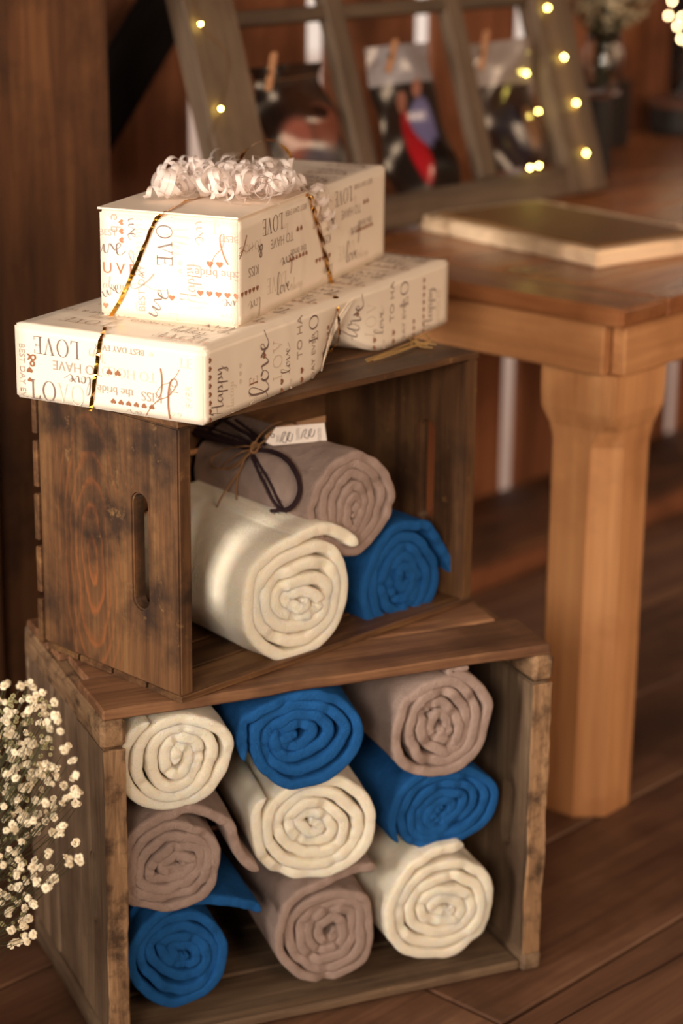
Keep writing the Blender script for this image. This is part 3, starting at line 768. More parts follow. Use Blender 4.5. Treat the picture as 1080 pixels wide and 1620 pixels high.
SCR = {
 'love': [[(-.1, .05), (.1, .2), (.42, 1.0), (.36, 1.28), (.2, 1.1), (.12, .5), (.16, .05), (.3, 0), (.48, .2), (.62, .46), (.52, .3), (.55, .05), (.72, .02), (.86, .25), (.8, .45), (.7, .48), (.86, .38), (1.02, .44), (1.08, .1), (1.16, .02), (1.34, .3), (1.34, .48), (1.44, .38), (1.56, .22), (1.78, .36), (1.74, .5), (1.6, .4), (1.6, .1), (1.78, 0), (2.0, .14), (2.25, .3)]],
 'always': [[(.45, .4), (.25, .5), (.05, .25), (.12, .02), (.3, .1), (.46, .48), (.44, .1), (.55, .02), (.7, .3), (.92, 1.1), (.8, 1.15), (.74, .4), (.8, .03), (.95, .1), (1.0, .45), (1.0, .1), (1.12, .03), (1.25, .42), (1.26, .08), (1.38, .02), (1.5, .42), (1.6, .38)], [(2.0, .4), (1.82, .5), (1.64, .25), (1.72, .02), (1.88, .1), (2.04, .48), (2.0, .1), (2.14, .02), (2.28, .46), (2.3, .12), (2.42, .06), (2.56, .46), (2.5, -.3), (2.3, -.5), (2.3, -.3), (2.6, .02), (2.8, .45), (2.86, .1), (2.7, .0), (2.95, .1)]],
 'happy': [[(.1, 0), (.3, 1.1), (.2, .9)], [(.62, 1.1), (.5, 0), (.7, .1)], [(.15, .5), (.6, .6)], [(1.1, .4), (.9, .45), (.75, .2), (.9, .0), (1.1, .4), (1.1, .05), (1.25, .1), (1.32, .45), (1.2, -.5), (1.35, .3), (1.5, .42), (1.55, .1), (1.4, .02), (1.7, .1), (1.8, .45), (1.68, -.5), (1.82, .3), (1.98, .42), (2.02, .1), (1.86, .02), (2.15, .15), (2.2, .42), (2.25, .08), (2.45, .42), (2.4, -.4), (2.2, -.5), (2.6, .1)]],
 'after': [[(0, 0), (.35, 1.1), (.5, 0), (.6, .1)], [(.1, .4), (.5, .42)], [(.7, -.4), (.8, .3), (1.0, 1.1), (.88, 1.0), (.86, .1), (.8, -.4), (1.0, .0), (1.15, .3), (1.3, 1.0), (1.2, .1), (1.35, .02), (1.5, .3), (1.65, .38), (1.5, .45), (1.45, .1), (1.62, .02), (1.85, .4), (1.95, .45), (1.9, .05), (2.2, .3)], [(1.1, .62), (1.45, .66)]],
 'swash': [[(0, 0), (.3, .25), (.8, .5), (1.3, .55), (1.75, .8), (1.9, 1.05), (1.7, 1.1), (1.45, .8), (1.2, .2), (1.1, -.3)]],
 'we': [[(0, .4), (.05, .1), (.2, .05), (.34, .42), (.38, .1), (.52, .08), (.62, .45), (.75, .35), (.9, .2), (1.15, .4), (1.1, .52), (.96, .4), (.98, .08), (1.15, 0), (1.4, .2)]],
}
def heart():
    P = []
    for k in range(18):
        a = 2*math.pi*k/18; P.append(Vector((16*math.sin(a)**3/32, (13*math.cos(a)-5*math.cos(2*a)-2*math.cos(3*a)-math.cos(4*a))/32)))
    c = Vector((0, .1)); return [c]+P, [(0, 1+(k+1) % 18, 1+k) for k in range(18)]
class Print:
    def __init__(s, parent, fn=None): s.p = parent; s.fn = fn; s.bins = {}
    def face(s, o, ux, uy, w, h, items):
        """o,ux,uy: lower-left corner and axes of the face (as seen from outside). items: (kind, content, u, v(from top), size m, deg, ink)"""
        o, ux, uy = Vector(o), Vector(ux), Vector(uy); nz = ux.cross(uy)
        per = {}
        for kind, c, u, v, size, deg, ink in items:
            if c == 'swash': size *= .7
            if kind == 't': size *= .88
            if kind == 't': vs, fs, wd = text_tris(c); vs = [Vector((a.x, a.y)) for a in vs]
            elif kind == 'i': vs, fs, wd = text_tris(c); vs = [Vector((a.x+.3*a.y, a.y)) for a in vs]
            elif kind == 's': vs, fs, wd = serif_word(c)
            elif kind == 'h':
                L, hv = [], heart(); n = int(c)
                for k in range(n): L.append(([p+Vector((k*1.45, 0)) for p in hv[0]], hv[1]))
                vs, fs = merge(L); wd = n*1.45
            else:
                L = [stroke(c2(q), pen) for q in SCR[c]]; vs, fs = merge(L); wd = 2
            a = math.radians(deg); ca, sa = math.cos(a), math.sin(a)
            X, Y = u*w, (1-v)*h
            out = [Vector((X+(p.x*ca-p.y*sa)*size, Y+(p.x*sa+p.y*ca)*size)) for p in vs]
            per.setdefault(ink, []).append((out, fs))
        for ink, lst in per.items():
            V, F_ = merge(lst); bm = bmesh.new()
            bv = [bm.verts.new((p.x, p.y, 0)) for p in V]
            for f in F_:
                try: bm.faces.new([bv[i] for i in f])
                except ValueError: pass
            mg = .0016
            for co, no in (((mg, 0, 0), (-1, 0, 0)), ((w-mg, 0, 0), (1, 0, 0)), ((0, mg, 0), (0, -1, 0)), ((0, h-mg, 0), (0, 1, 0))):
                bmesh.ops.bisect_plane(bm, geom=bm.verts[:]+bm.edges[:]+bm.faces[:], plane_co=co, plane_no=no, clear_outer=True)
            off = {'ink_faint': .0003, 'ink_mid': .0004, 'ink_dark': .0005, 'copper': .0006}[ink]
            if not bm.verts: bm.free(); continue
            bm.verts.index_update()
            vs = []
            for p in bm.verts:
                q = o+ux*p.co.x+uy*p.co.y
                if s.fn: q = s.fn(q)
                vs.append(q+nz*(off if not s.fn else off+.0004))
            fs = [tuple(x.index for x in f.verts) for f in bm.faces]; bm.free()
            s.bins.setdefault(ink, []).append((vs, fs))
    def done(s):
        nm = {'ink_faint': 'faint_lettering', 'ink_mid': 'grey_lettering', 'ink_dark': 'dark_lettering', 'copper': 'copper_lettering'}
        for ink, l in s.bins.items():
            v, f = merge(l); tag(link(nm[ink], mesh(v, f), M[ink], s.p), kind='stuff')
D_, M_, F_i, C_ = 'ink_dark', 'ink_mid', 'ink_faint', 'copper'
pg = Print(gbw, dent)
# left (short) face, seen from outside: origin at the far corner
pg.face((0, GD, 0), (0, -1, 0), (0, 0, 1), GD, GH, [
 ('s', 'LOVE', .355, .13, .0195, 180, D_), ('t', 'BEST DAY EVER', .70, .12, .0105, 180, M_), ('h', '1', .735, .16, .006, 180, F_i), ('t', 'TO HAVE', .475, .42, .0175, 180, M_), ('t', '&', .125, .38, .024, 180, C_),
 ('h', '2', .56, .47, .0075, 180, C_), ('h', '1', .085, .60, .008, 180, C_), ('h', '1', .085, .73, .006, 180, C_), ('p', 'love', .42, .58, .016, 180, D_),
 ('t', 'TO HOLD', .76, .40, .018, 180, F_i), ('t', 'KISS', .79, .66, .017, 180, M_), ('t', 'the bride', .64, .66, .0145, 180, M_), ('h', '6', .735, .85, .0068, 180, C_),
 ('s', 'LO', .09, .98, .022, 0, D_), ('s', 'VO', .23, .98, .022, 0, F_i), ('t', 'BEST DAY EVER', .03, .25, .012, -90, M_), ('p', 'swash', .88, .30, .03, 200, C_), ('p', 'swash', .70, 1.0, .04, 20, C_),
 ('t', 'EVER', .94, .8, .013, 90, F_i), ('t', 'TO', .87, .66, .016, 90, M_), ('t', 'LE', .88, .28, .018, 0, F_i), ('p', 'we', .68, .93, .014, 180, M_), ('h', '1', .455, .74, .006, 180, F_i), ('h', '2', .84, .9, .006, 0, F_i), ('p', 'happy', .5, .25, .009, 180, F_i)])
# right (long) face
def col(u0):
    W_ = GW
    return [('h', '8', u0+.020, .95, .0064, 90, C_), ('p', 'happy', u0+.062, .95, .021, 90, D_), ('p', 'always', u0+.10, .98, .012, 90, F_i), ('h', '3', u0+.125, .6, .006, 90, F_i),
 ('s', 'E', u0+.185, .72, .017, 90, C_), ('s', 'V', u0+.185, .98, .017, 90, F_i), ('p', 'love', u0+.225, .92, .033, 90, D_), ('h', '1', u0+.21, .38, .007, 90, C_), ('s', 'LOV', u0+.275, .78, .019, 90, F_i), ('h', '2', u0+.275, .96, .0075, 90, C_),
 ('p', 'love', u0+.305, .75, .016, 90, D_), ('t', 'TO HAVE', u0+.352, .62, .0185, 90, M_), ('h', '2', u0+.352, .92, .0075, 90, C_), ('h', '2', u0+.31, .98, .006, 90, F_i),
 ('t', 'DAY EVER', u0+.405, .99, .014, 90, M_), ('s', 'LO', u0+.415, .46, .021, 90, D_), ('h', '3', u0+.445, .95, .006, 90, C_)]
pg.face((0, 0, 0), (1, 0, 0), (0, 0, 1), GW, GH, col(0)+[('h', '5', .475, .8, .0064, 100, C_), ('p', 'happy', .505, .95, .019, 90, D_)]+[(a, b, c+.385, d, e, f_, g_) for a, b, c, d, e, f_, g_ in col(.0)[4:]]+[('h', '8', .875, .95, .0064, 90, C_), ('p', 'happy', .915, .95, .020, 90, D_), ('t', 'HOLD', .955, .9, .017, 90, F_i), ('s', 'E', .975, .98, .017, 90, M_)])
# top face
topi = []
for k in range(5):
    for j, (kd, c, s_, ink) in enumerate((('h', '7', .0064, C_), ('s', 'LOVE', .02, M_), ('p', 'happy', .02, D_), ('t', 'TO HAVE & TO HOLD', .015, M_), ('p', 'love', .022, D_), ('t', 'BEST DAY EVER', .012, M_))):
        topi.append((kd, c, .04+k*.2+j*.033, .95-.03*(j % 3), s_, 90, ink))
        topi.append((kd, c, .06+k*.2+j*.033, .42-.03*(j % 2), s_, 90, M_ if ink == M_ else F_i))
pg.face((0, 0, GH), (1, 0, 0), (0, 1, 0), GW, GD, topi)
pg.done()
ps = Print(gsw)
ps.face((0, SD, 0), (0, -1, 0), (0, 0, 1), SD, SH, [
 ('t', 'e b', .09, .02, .02, -90, M_), ('t', 'BEST', .0, .235, .012, 0, M_), ('h', '3', .165, .10, .0068, -90, C_), ('p', 'we', .215, .06, .017, -90, D_), ('p', 'we', -.02, .41, .026, 0, D_),
 ('t', 'U V E', .02, .59, .020, 180 if False else 0, C_), ('p', 'always', .02, .735, .011, 0, M_), ('p', 'we', .03, .83, .018, 20, D_), ('h', '1', .04, .90, .007, 0, C_), ('t', 'BEST DAY', .33, .93, .0135, 90, M_),
 ('s', 'LOVE', .42, -.02, .019, -90, D_), ('p', 'after', .53, .06, .018, -90, F_i), ('p', 'always', .27, .05, .016, -90, F_i), ('p', 'swash', .23, .72, .028, 60, M_), ('p', 'swash', .50, .70, .030, 150, M_), ('h', '1', .525, .77, .0075, 0, C_),
 ('p', 'we', .41, .98, .026, 60, D_), ('s', 'E', .565, .92, .018, 180, F_i), ('h', '2', .585, .44, .006, -90, F_i), ('p', 'happy', .70, .80, .017, 95, M_), ('p', 'we', .70, .04, .018, -90, M_), ('h', '2', .80, .42, .008, 0, C_),
 ('t', 'KISS', 1.13, .475, .017, 180, M_), ('t', 'the bride', .98, .475, .015, 180, M_), ('h', '6', .73, .70, .0075, 0, C_), ('p', 'we', 1.0, .74, .014, 180, D_), ('p', 'after', .75, .90, .015, 90, F_i), ('t', 'BEST', 1.0, .15, .011, 180, M_),
 ('p', 'love', .98, .87, .010, 180, F_i), ('s', 'E', .82, .14, .018, 0, F_i), ('p', 'swash', .80, .50, .030, 40, C_), ('s', 'D', .3, .9, .02, 0, F_i), ('t', 'O', .25, .93, .02, 0, F_i)])
def row(u0):
    return [('s', 'LOVE', u0+.265, .08, .0185, 180, D_), ('t', 'BEST DAY EVER', u0+.42, .08, .0105, 180, M_), ('p', 'love', u0+.30, .20, .010, 180, F_i), ('t', '&', u0+.145, .30, .026, 180, D_), ('t', 'TO HAVE', u0+.335, .30, .018, 180, M_),
 ('h', '2', u0+.385, .30, .0075, 180, C_), ('p', 'love', u0+.33, .52, .017, 180, D_), ('t', 'KISS', u0+.12, .48, .018, 180, M_) , ('t', 'the bride', u0+.42, .48, .015, 180, M_), ('s', 'LOVE', u0+.29, .66, .018, 180, F_i), ('h', '6', u0+.42, .57, .0068, 180, C_),
 ('p', 'love', u0+.23, .86, .020, 0, D_), ('p', 'love', u0+.13, .80, .016, 180, M_), ('h', '5', u0+.02, .70, .0072, 0, C_), ('p', 'always', u0+.32, .88, .012, 0, F_i), ('t', 'TO HOLD', u0+.14, .25, .017, 180, F_i), ('p', 'swash', u0+.09, .28, .030, 160, C_)]
ps.face((0, 0, 0), (1, 0, 0), (0, 0, 1), SW, SH, row(0)+row(.47))
ps.face((0, 0, SH), (1, 0, 0), (0, 1, 0), SW, SD, [(kd, c, .50+.14*k+.03*j, .9, s_, 90, ink) for k in range(4) for j, (kd, c, s_, ink) in enumerate((('h', '6', .0064, C_), ('s', 'LOVE', .018, M_), ('p', 'happy', .018, D_), ('t', 'BEST DAY EVER', .012, M_)))])
ps.done()

# envelope lying under the bow
env = link('envelope', box_me(.215, SD+.001, .0022, .0005), M['envelope']); env.matrix_world = MS @ Matrix.Translation((-.002, -.0005, SH+.0012)) @ Matrix.Rotation(.004, 4, 'Z')
tag(env, 'plain cream envelope tucked under the ribbon bow on the small gift', 'envelope')

# gold ribbon
iS, iG = MS.inverted(), MG.inverted()
def on_face(px, py, Mx, axis, val, lift):
    n = [0, 0, 0]; n[axis] = 1; P = [0, 0, 0]; P[axis] = val+lift
    nw = Mx.to_3x3() @ Vector(n); return on_plane(px, py, Mx @ Vector(P), nw)
nS0 = MS.to_3x3() @ Vector((-1, 0, 0)); nS1 = MS.to_3x3() @ Vector((0, -1, 0)); nG0 = MG.to_3x3() @ Vector((-1, 0, 0)); nG1 = MG.to_3x3() @ Vector((0, -1, 0))
def ribbon(spec, w=.0042, tw=0):
    pts, nr = [], []
    for kind, pix in spec:
        for x, y in pix:
            if kind == 'St': pts.append(on_face(x, y, MS, 2, SH, .0045)); nr.append(Z)
            elif kind == 'Sl': pts.append(on_face(x, y, MS, 0, 0, -.002)); nr.append(nS0)
            elif kind == 'Sr': pts.append(on_face(x, y, MS, 1, 0, -.0022)); nr.append(nS1)
            elif kind == 'Gt': pts.append(on_face(x, y, MG, 2, GH, .0015)); nr.append(Z)
            elif kind == 'Gl': pts.append(on_face(x, y, MG, 0, 0, -.002)); nr.append(nG0)
            elif kind == 'Gr': pts.append(on_face(x, y, MG, 1, 0, -.003)); nr.append(nG1)
    # densify + crinkle
    P, Nn = [], []
    for i in range(len(pts)-1):
        for k in range(8):
            t = k/8; P.append(pts[i].lerp(pts[i+1], t)); n_ = nr[i].lerp(nr[i+1], t).normalized()
            tt = (pts[i+1]-pts[i]).normalized(); ang = .9*noise.noise(Vector(((i*8+k)*.35, 3.3, tw)))
            Nn.append(Matrix.Rotation(ang, 3, tt) @ n_)
    P.append(pts[-1]); Nn.append(nr[-1])
    v, f = strip([p+nn*.0006*math.sin(i*1.3) for i, (p, nn) in enumerate(zip(P, Nn))], Nn, w)
    return [iS @ q for q in v], f
rb = [ribbon([('St', [(400, 280), (340, 304), (295, 318), (262, 334)]), ('Sl', [(247, 346), (238, 364), (215, 420), (190, 476), (168, 512)]), ('Gt', [(167, 516), (162, 528)]), ('Gl', [(158, 540), (153, 575), (148, 610), (143, 650)])]),
      ribbon([('St', [(385, 275), (430, 290), (470, 300)]), ('Sr', [(490, 313), (497, 340), (508, 380), (518, 425), (526, 455)]), ('Gt', [(530, 470)]), ('Gr', [(535, 500), (537, 530)])], tw=5),
      ribbon([('St', [(395, 278), (440, 292), (476, 301)]), ('Sr', [(495, 312), (502, 345), (513, 385), (522, 430), (530, 458)]), ('Gt', [(533, 470)]), ('Gr', [(536, 505), (535, 540), (524, 554), (519, 557)])], w=.0028, tw=9)]
# loose gold loop arching behind the bow
arc = [MS @ Vector((x, y, SH+z)) for x, y, z in ((.20, .09, .01), (.24, .10, .035), (.29, .10, .044), (.33, .095, .040), (.36, .09, .022), (.365, .09, .006))]
arc = catmull(arc, 8)
v, f = strip(arc, [Matrix.Rotation(.8*math.sin(i*.35), 3, 'Y') @ Z for i in range(len(arc))], .004)
rb.append(([iS @ q for q in v], f))
v, f = merge(rb); gr = link('gold_ribbon', mesh(v, f), M['gold'], gs)

# curled ribbon bow: helical strips
rnd = random.Random(21)
def curl(a, b, rad, turns, w, sag=0, ph=0):
    """helix from a to b"""
    a, b = Vector(a), Vector(b); t = (b-a).normalized(); n1 = t.orthogonal().normalized(); n2 = t.cross(n1)
    n = int(turns*24)+2; P, N_ = [], []
    for i in range(n):
        s = i/(n-1); an = ph+s*turns*2*math.pi; r = rad*(1+.15*math.sin(5*s+ph))
        o = n1*math.cos(an)+n2*math.sin(an)
        P.append(a.lerp(b, s)+o*r+Vector((0, 0, -sag*s*s))); N_.append(o)
    v_, f_ = [], []
    for i, p in enumerate(P):
        v_ += [p-t*w*.5, p+t*w*.5]
        if i: f_.append((2*i-2, 2*i-1, 2*i+1, 2*i))
    return v_, f_
def px_top(px, py, lift, dy=0):   # point above the small gift's top face
    return iS @ on_face(px, py, MS, 2, SH, lift)
curls = []
specs = [((385, 285), (285, 262), 11, 3.2), ((385, 280), (262, 290), 10, 3.0), ((380, 285), (305, 285), 12, 2.6), ((390, 270), (345, 252), 13, 2.6), ((390, 285), (300, 300), 9, 2.4),
         ((390, 290), (330, 300), 11, 2.6), ((395, 285), (370, 312), 11, 2.4), ((400, 290), (415, 316), 10, 2.2), ((405, 280), (445, 292), 12, 2.4), ((400, 275), (430, 262), 12, 2.5),
         ((380, 270), (370, 255), 12, 2.2), ((350, 280), (290, 275), 13, 2.6), ((400, 290), (385, 300), 13, 2.4), ((420, 280), (440, 305), 11, 2.2), ((330, 282), (265, 300), 8, 2.2), ((262, 300), (228, 306), 6, 1.4), ((405, 282), (478, 285), 7, 2.4), ((370, 285), (340, 270), 14, 2.2), ((395, 270), (405, 262), 12, 2.1), ((300, 282), (255, 275), 12, 1.6)]
for i, (a, b, r, tu) in enumerate(specs):
    A_ = px_top(*a, .016+.014*rnd.random()); B_ = px_top(*b, .012+.012*rnd.random())
    curls.append(curl(A_, B_, r*.00105, tu*1.15, .0052+.0016*rnd.random(), ph=rnd.uniform(0, 6)))
# tall pile in the middle
for i in range(64):
    A_ = px_top(rnd.uniform(262, 452), rnd.uniform(270, 296), rnd.uniform(.012, .028)); B_ = A_+Vector((rnd.uniform(-.035, .035), rnd.uniform(-.035, .035), rnd.uniform(-.006, .012)))
    curls.append(curl(A_, B_, rnd.uniform(.008, .0135), rnd.uniform(1.4, 2.4), rnd.uniform(.005, .0085), ph=rnd.uniform(0, 6)))
# tails spilling over the right side
def face_r(px, py, lift): return iS @ on_face(px, py, MS, 1, 0, -lift)
curls.append(curl(px_top(462, 284, .014), face_r(498, 296, .012), .007, 1.4, .009))
curls.append(curl(face_r(500, 292, .010), face_r(518, 340, .010), .0062, 2.4, .009))
curls.append(curl(px_top(440, 282, .016), face_r(508, 305, .014), .009, 1.8, .008)); curls.append(curl(face_r(505, 300, .012), face_r(528, 345, .012), .008, 2.0, .007))
curls.append(curl(face_r(512, 330, .010), face_r(532, 366, .009), .0062, 2.2, .008))
# keep everything above the envelope / outside the box
out = []
for v_, f_ in curls:
    q = []
    for p in v_:
        if p.y > -.001: p = Vector((p.x, p.y, max(p.z, SH+.0042)))
        else: p = Vector((p.x, min(p.y, -.0025), p.z))
        q.append(p)
    out.append((q, f_))
for q, f_ in out:
    o = link('ribbon_curl', mesh(q, f_), M['curl'], gr, smooth=True)

# straw on the upper crate beside the gift
stw = []
ctop = MU @ Vector((0, 0, UH))
def on_ctop(px, py, l=.0015): return on_plane(px, py, ctop+Z*l, Z)
for pix in ([(580, 572), (610, 560), (650, 548), (685, 538)], [(590, 570), (630, 557), (672, 541)], [(600, 563), (640, 551), (668, 545)], [(578, 569), (625, 552), (660, 538)],
            [(655, 535), (665, 545), (680, 540), (672, 530), (658, 536)], [(640, 530), (658, 542), (676, 546)], [(650, 546), (660, 534), (678, 528)], [(662, 548), (684, 550)], [(655, 540), (690, 545)]):
    stw.append(tube(catmull([on_ctop(x, y, .002+.004*rnd.random()) for x, y in pix], 4), .0009, 4))
v, f = merge(stw); o = link('straw_wisp', mesh(v, f), M['straw']); tag(o, 'small knotted wisp of dry straw on the upper crate beside the gift', 'straw', kind='stuff')

# ------------------------------------------------------------------ baby's breath at the left
def bloom_me(seed=0, n=11):
    rnd = random.Random(seed); vs, fs = [], []
    for k in range(n):
        tier = 0 if k < 5 else (1 if k < 9 else 2)
        a = k*2.4+rnd.random()*.5; el = (.15, .65, 1.2)[tier]+rnd.uniform(-.15, .15)
        d = Vector((math.cos(a)*math.cos(el), math.sin(a)*math.cos(el), math.sin(el))); s = d.cross(Z).normalized(); u = s.cross(d)
        R_ = rnd.uniform(.85, 1.1); w = .5
        b = len(vs)
        vs += [d*.1, d*.6-s*w+u*.1, d*.65+u*.22, d*.6+s*w+u*.1, d*R_-s*w*.6-u*.1, d*R_*1.02+u*.02, d*R_+s*w*.6-u*.1]
        fs += [(b, b+2, b+1), (b, b+3, b+2), (b+1, b+2, b+5, b+4), (b+2, b+3, b+6, b+5)]
    return mesh(vs, fs)
bl = [bloom_me(k) for k in range(4)]
for m in bl: m.materials.append(M['flower'])
base = Vector((-.60, 2.02, 0))
bb = empty('babys_breath_bouquet', Matrix.Translation(base), "white baby's breath bouquet beside the lower crate at left", 'flowers')
FP = [(30,95),(120,95),(160,85),(190,100),(210,145),(250,130),(315,190),(170,170),(250,210),(170,232),(320,262),(335,295),(55,255),(250,260),(240,300),(265,305),(290,345),(350,355),(45,372),(190,430),(145,465),(375,460),(60,480),(432,528),(235,560),(300,565),(335,575),(445,612),(330,620),(225,600),(185,630),(240,620),(90,580),(45,610),(95,630),(370,675),(435,692),(415,730),(443,725),(385,745),(360,778),(440,776),(160,680),(42,675),(30,716),(82,766),(265,775),(105,815),(222,838),(150,850),(135,875),(195,875),(315,855),(265,880),(225,910),(210,940),(370,908),(300,945),(325,950),(355,945),(75,900),(80,930),(155,965),(125,1000),(440,1005),(285,1060),(380,1090),(405,1100),(460,1098),(400,1130),(50,1070),(100,1070),(65,1115),(18,1135),(120,1110),(125,1145),(205,1110),(190,1150),(235,1150),(292,1150),(100,1180),(200,1192),(155,1232),(215,1232),(315,1215),(290,1240),(270,1270),(65,1265),(110,1265),(20,1310),(45,1320),(15,1360),(165,1325),(105,1355),(190,1360),(150,1385),(50,1415),(130,1460),(170,1450),(135,1490),(65,1515),(195,1540),(150,1550),(155,1580),(70,1600),(110,1585)]
rnd = random.Random(8)
pos = []
for x, y in FP:
    px, py = x/3.68, 1060+y/3.68
    pos.append((at_y(px, py, rnd.uniform(1.94, 2.08)), rnd.uniform(.0038, .0056)))
    if rnd.random() < .45:
        pos.append((at_y(px+rnd.uniform(-8, 8), py+rnd.uniform(-6, 6), rnd.uniform(1.96, 2.08)), rnd.uniform(.003, .0045)))
for k in range(140):
    if k < 100: px, py = rnd.uniform(-50, 88), rnd.uniform(1085, 1290); 
    else: px, py = rnd.uniform(-60, 45), rnd.uniform(1270, 1480)
    if px > 60 and py < 1120: continue
    pos.append((at_y(px, py, rnd.uniform(1.98, 2.12)), rnd.uniform(.003, .005)))
stems = []
hub = Vector((-.50, 2.0, .10)); neck = Vector((-.545, 2.01, .13))
clusters = {}
back = []
for k in range(330):
    px, py = (rnd.uniform(-60, 84), rnd.uniform(1095, 1300)) if k < 240 else (rnd.uniform(-60, 40), rnd.uniform(1290, 1490))
    p = at_y(px, py, rnd.uniform(2.10, 2.20)); r = rnd.uniform(.0024, .0042); q = Vector((rnd.uniform(-1, 1), -1, rnd.uniform(-1, 1))).to_track_quat('Z', 'Y').to_matrix()
    back.append(([q @ (Vector(v_.co)*r)+p-base for v_ in bl[k % 4].vertices], [tuple(f_.vertices) for f_ in bl[k % 4].polygons]))
v, f = merge(back); tag(link('small_buds', mesh(v, f), M['bud'], bb), kind='stuff')
for i, (p, r) in enumerate(pos[:290]):
    o = bpy.data.objects.new('bloom', bl[i % 4]); COL.objects.link(o); o.parent = bb
    q = (CAM-p).normalized().lerp(Vector((rnd.uniform(-1, 1), rnd.uniform(-1, 1), rnd.uniform(-.5, 1))), .45)
    o.matrix_basis = Matrix.Translation(p-base) @ q.to_track_quat('Z', 'Y').to_matrix().to_4x4() @ Matrix.Rotation(rnd.uniform(0, 6), 4, 'Z') @ Matrix.Diagonal((r, r, r*.85, 1))
    key = (round(p.x/.035), round(p.z/.04)); clusters.setdefault(key, []).append(p)
for key, ps_ in clusters.items():
    c = sum(ps_, Vector())/len(ps_); node = c.lerp(neck, .22)+Vector((0, 0, -.012))
    stems.append(tube(catmull([neck, neck.lerp(node, .5)+Vector((rnd.uniform(-.01, .01), rnd.uniform(-.01, .01), .02)), node], 5), .0006, 4))
    for p in ps_: stems.append(tube(catmull([node, node.lerp(p, .55)+Vector((rnd.uniform(-.006, .006), 0, -.004)), p], 3), .00035, 3))
for k in range(26):
    e = Vector((rnd.uniform(-.02, .02), rnd.uniform(-.02, .02), 0)); stems.append(tube([Vector((-.60, 2.02, .012))+e, neck+e*.4], .0011, 4))
v, f = merge([([p-base for p in v_], f_) for v_, f_ in stems])
tag(link('stems', mesh(v, f), M['stem'], bb), kind='stuff')
v, f = lathe([(0.001, .003), (.045, .003), (.052, .02), (.055, .10), (.040, .15), (.043, .165), (.040, .165), (.036, .15), (.050, .10), (.048, .02), (0.001, .01)], 24)
link('vase', mesh(v, f), M['glass'], bb, smooth=True)

# ------------------------------------------------------------------ window sash leaning on the table
PHI = .31
U_ = Z*math.cos(PHI)+ND*math.sin(PHI); NF = TD.cross(U_)      # faces the viewer side
SB = 2.146
ws = empty('window_sash', frame(tn(2.20, SB, TH+.0035), TD, U_, NF), 'old glassless window sash leaning on the table, hung with photographs', 'frame')
def sbox(name, L, Wd, T, x, y, vertical, z=0, seed=0):
    m = box_me(L, Wd, T, .003, rough=.0015, nx=8, seed=seed)
    mb = frame((x, y, z), (0, 1, 0), (-1, 0, 0)) if vertical else frame((x, y, z), (1, 0, 0), (0, 1, 0))
    return link(name, m, M['sash'], ws, mb)
SH_ = .82; SWID = 3.135-2.20
sbox('stile', SH_, .105, .036, .105, 0, True)
sbox('stile', SH_, .105, .036, SWID, 0, True, seed=2)
sbox('bottom_rail', SWID-.212, .052, .036, .106, 0.0, False, seed=3)
sbox('top_rail', SWID-.212, .06, .036, .106, SH_-.06, False, seed=4)
sbox('muntin', SH_-.115, .042, .024, .338+.012, .053, True, .006, 5)
sbox('muntin', SH_-.115, .042, .024, .642, .053, True, .006, 6)
sbox('cross_bar', SWID-.214, .022, .020, .107, .333, False, .008, 7)
sbox('cross_bar', SWID-.214, .022, .020, .107, .60, False, .008, 8)
# hanging photographs: (corners in sash coords s,h), paint function
def photo(name, label, s0, s1, h0, h1, paint, off, curl_, seed):
    nx, ny = 44, 52; vs, fs, cols = [], [], []
    for j in range(ny+1):
        for i in range(nx+1):
            u, v_ = i/nx, j/ny
            zz = off+curl_*math.sin(math.pi*u)*.6+.018*noise.noise(Vector((u*1.8, v_*3.0, seed)))+.006*math.sin(v_*5+seed)
            vs.append((s0+(s1-s0)*u-2.20, h0+(h1-h0)*v_, zz)); cols.append(paint(u, v_))
    for j in range(ny):
        for i in range(nx): a = j*(nx+1)+i; fs.append((a, a+1, a+nx+2, a+nx+1))
    me = mesh(vs, fs); ca = me.color_attributes.new('print', 'FLOAT_COLOR', 'POINT')
    for i, c in enumerate(cols): ca.data[i].color = (*L3(c), 1)
    e = empty(name, ws.matrix_world.copy(), label, 'photograph', 'photographs clipped in the window sash')
    link('photo_print', me, M['photo'], e, smooth=True)
    sm = (s0+s1)/2-2.20
    return e
t = NT('glossy_photo_print'); a_ = t.add('ShaderNodeAttribute', attribute_name='print'); t.l(a_, 0, t.b, 'Base Color')
t.b.inputs['Roughness'].default_value = .26; t.b.inputs['Specular IOR Level'].default_value = .5; t.b.inputs['Coat Weight'].default_value = .35; t.b.inputs['Coat Roughness'].default_value = .12
M['photo'] = t.m
def bl_(u, v, cu, cv, ru, rv): return max(0, 1-((u-cu)/ru)**2-((v-cv)/rv)**2)
def mixc(a, b, k): k = min(1, max(0, k)); return tuple(x*(1-k)+y*k for x, y in zip(a, b))
def p1(u, v):   # two heads close together, dark hair
    c = (24, 16, 14)
    c = mixc(c, (60, 38, 28), bl_(u, v, .7, .65, .5, .5))
    c = mixc(c, (140, 82, 68), 1.6*bl_(u, v, .38, .28, .26, .26)); c = mixc(c, (120, 68, 52), 1.6*bl_(u, v, .78, .38, .24, .28))
    c = mixc(c, (40, 24, 18), 3*bl_(u, v, .72, .52, .13, .07)); c = mixc(c, (90, 84, 92), 1.2*bl_(u, v, .62, .08, .3, .18)); return c
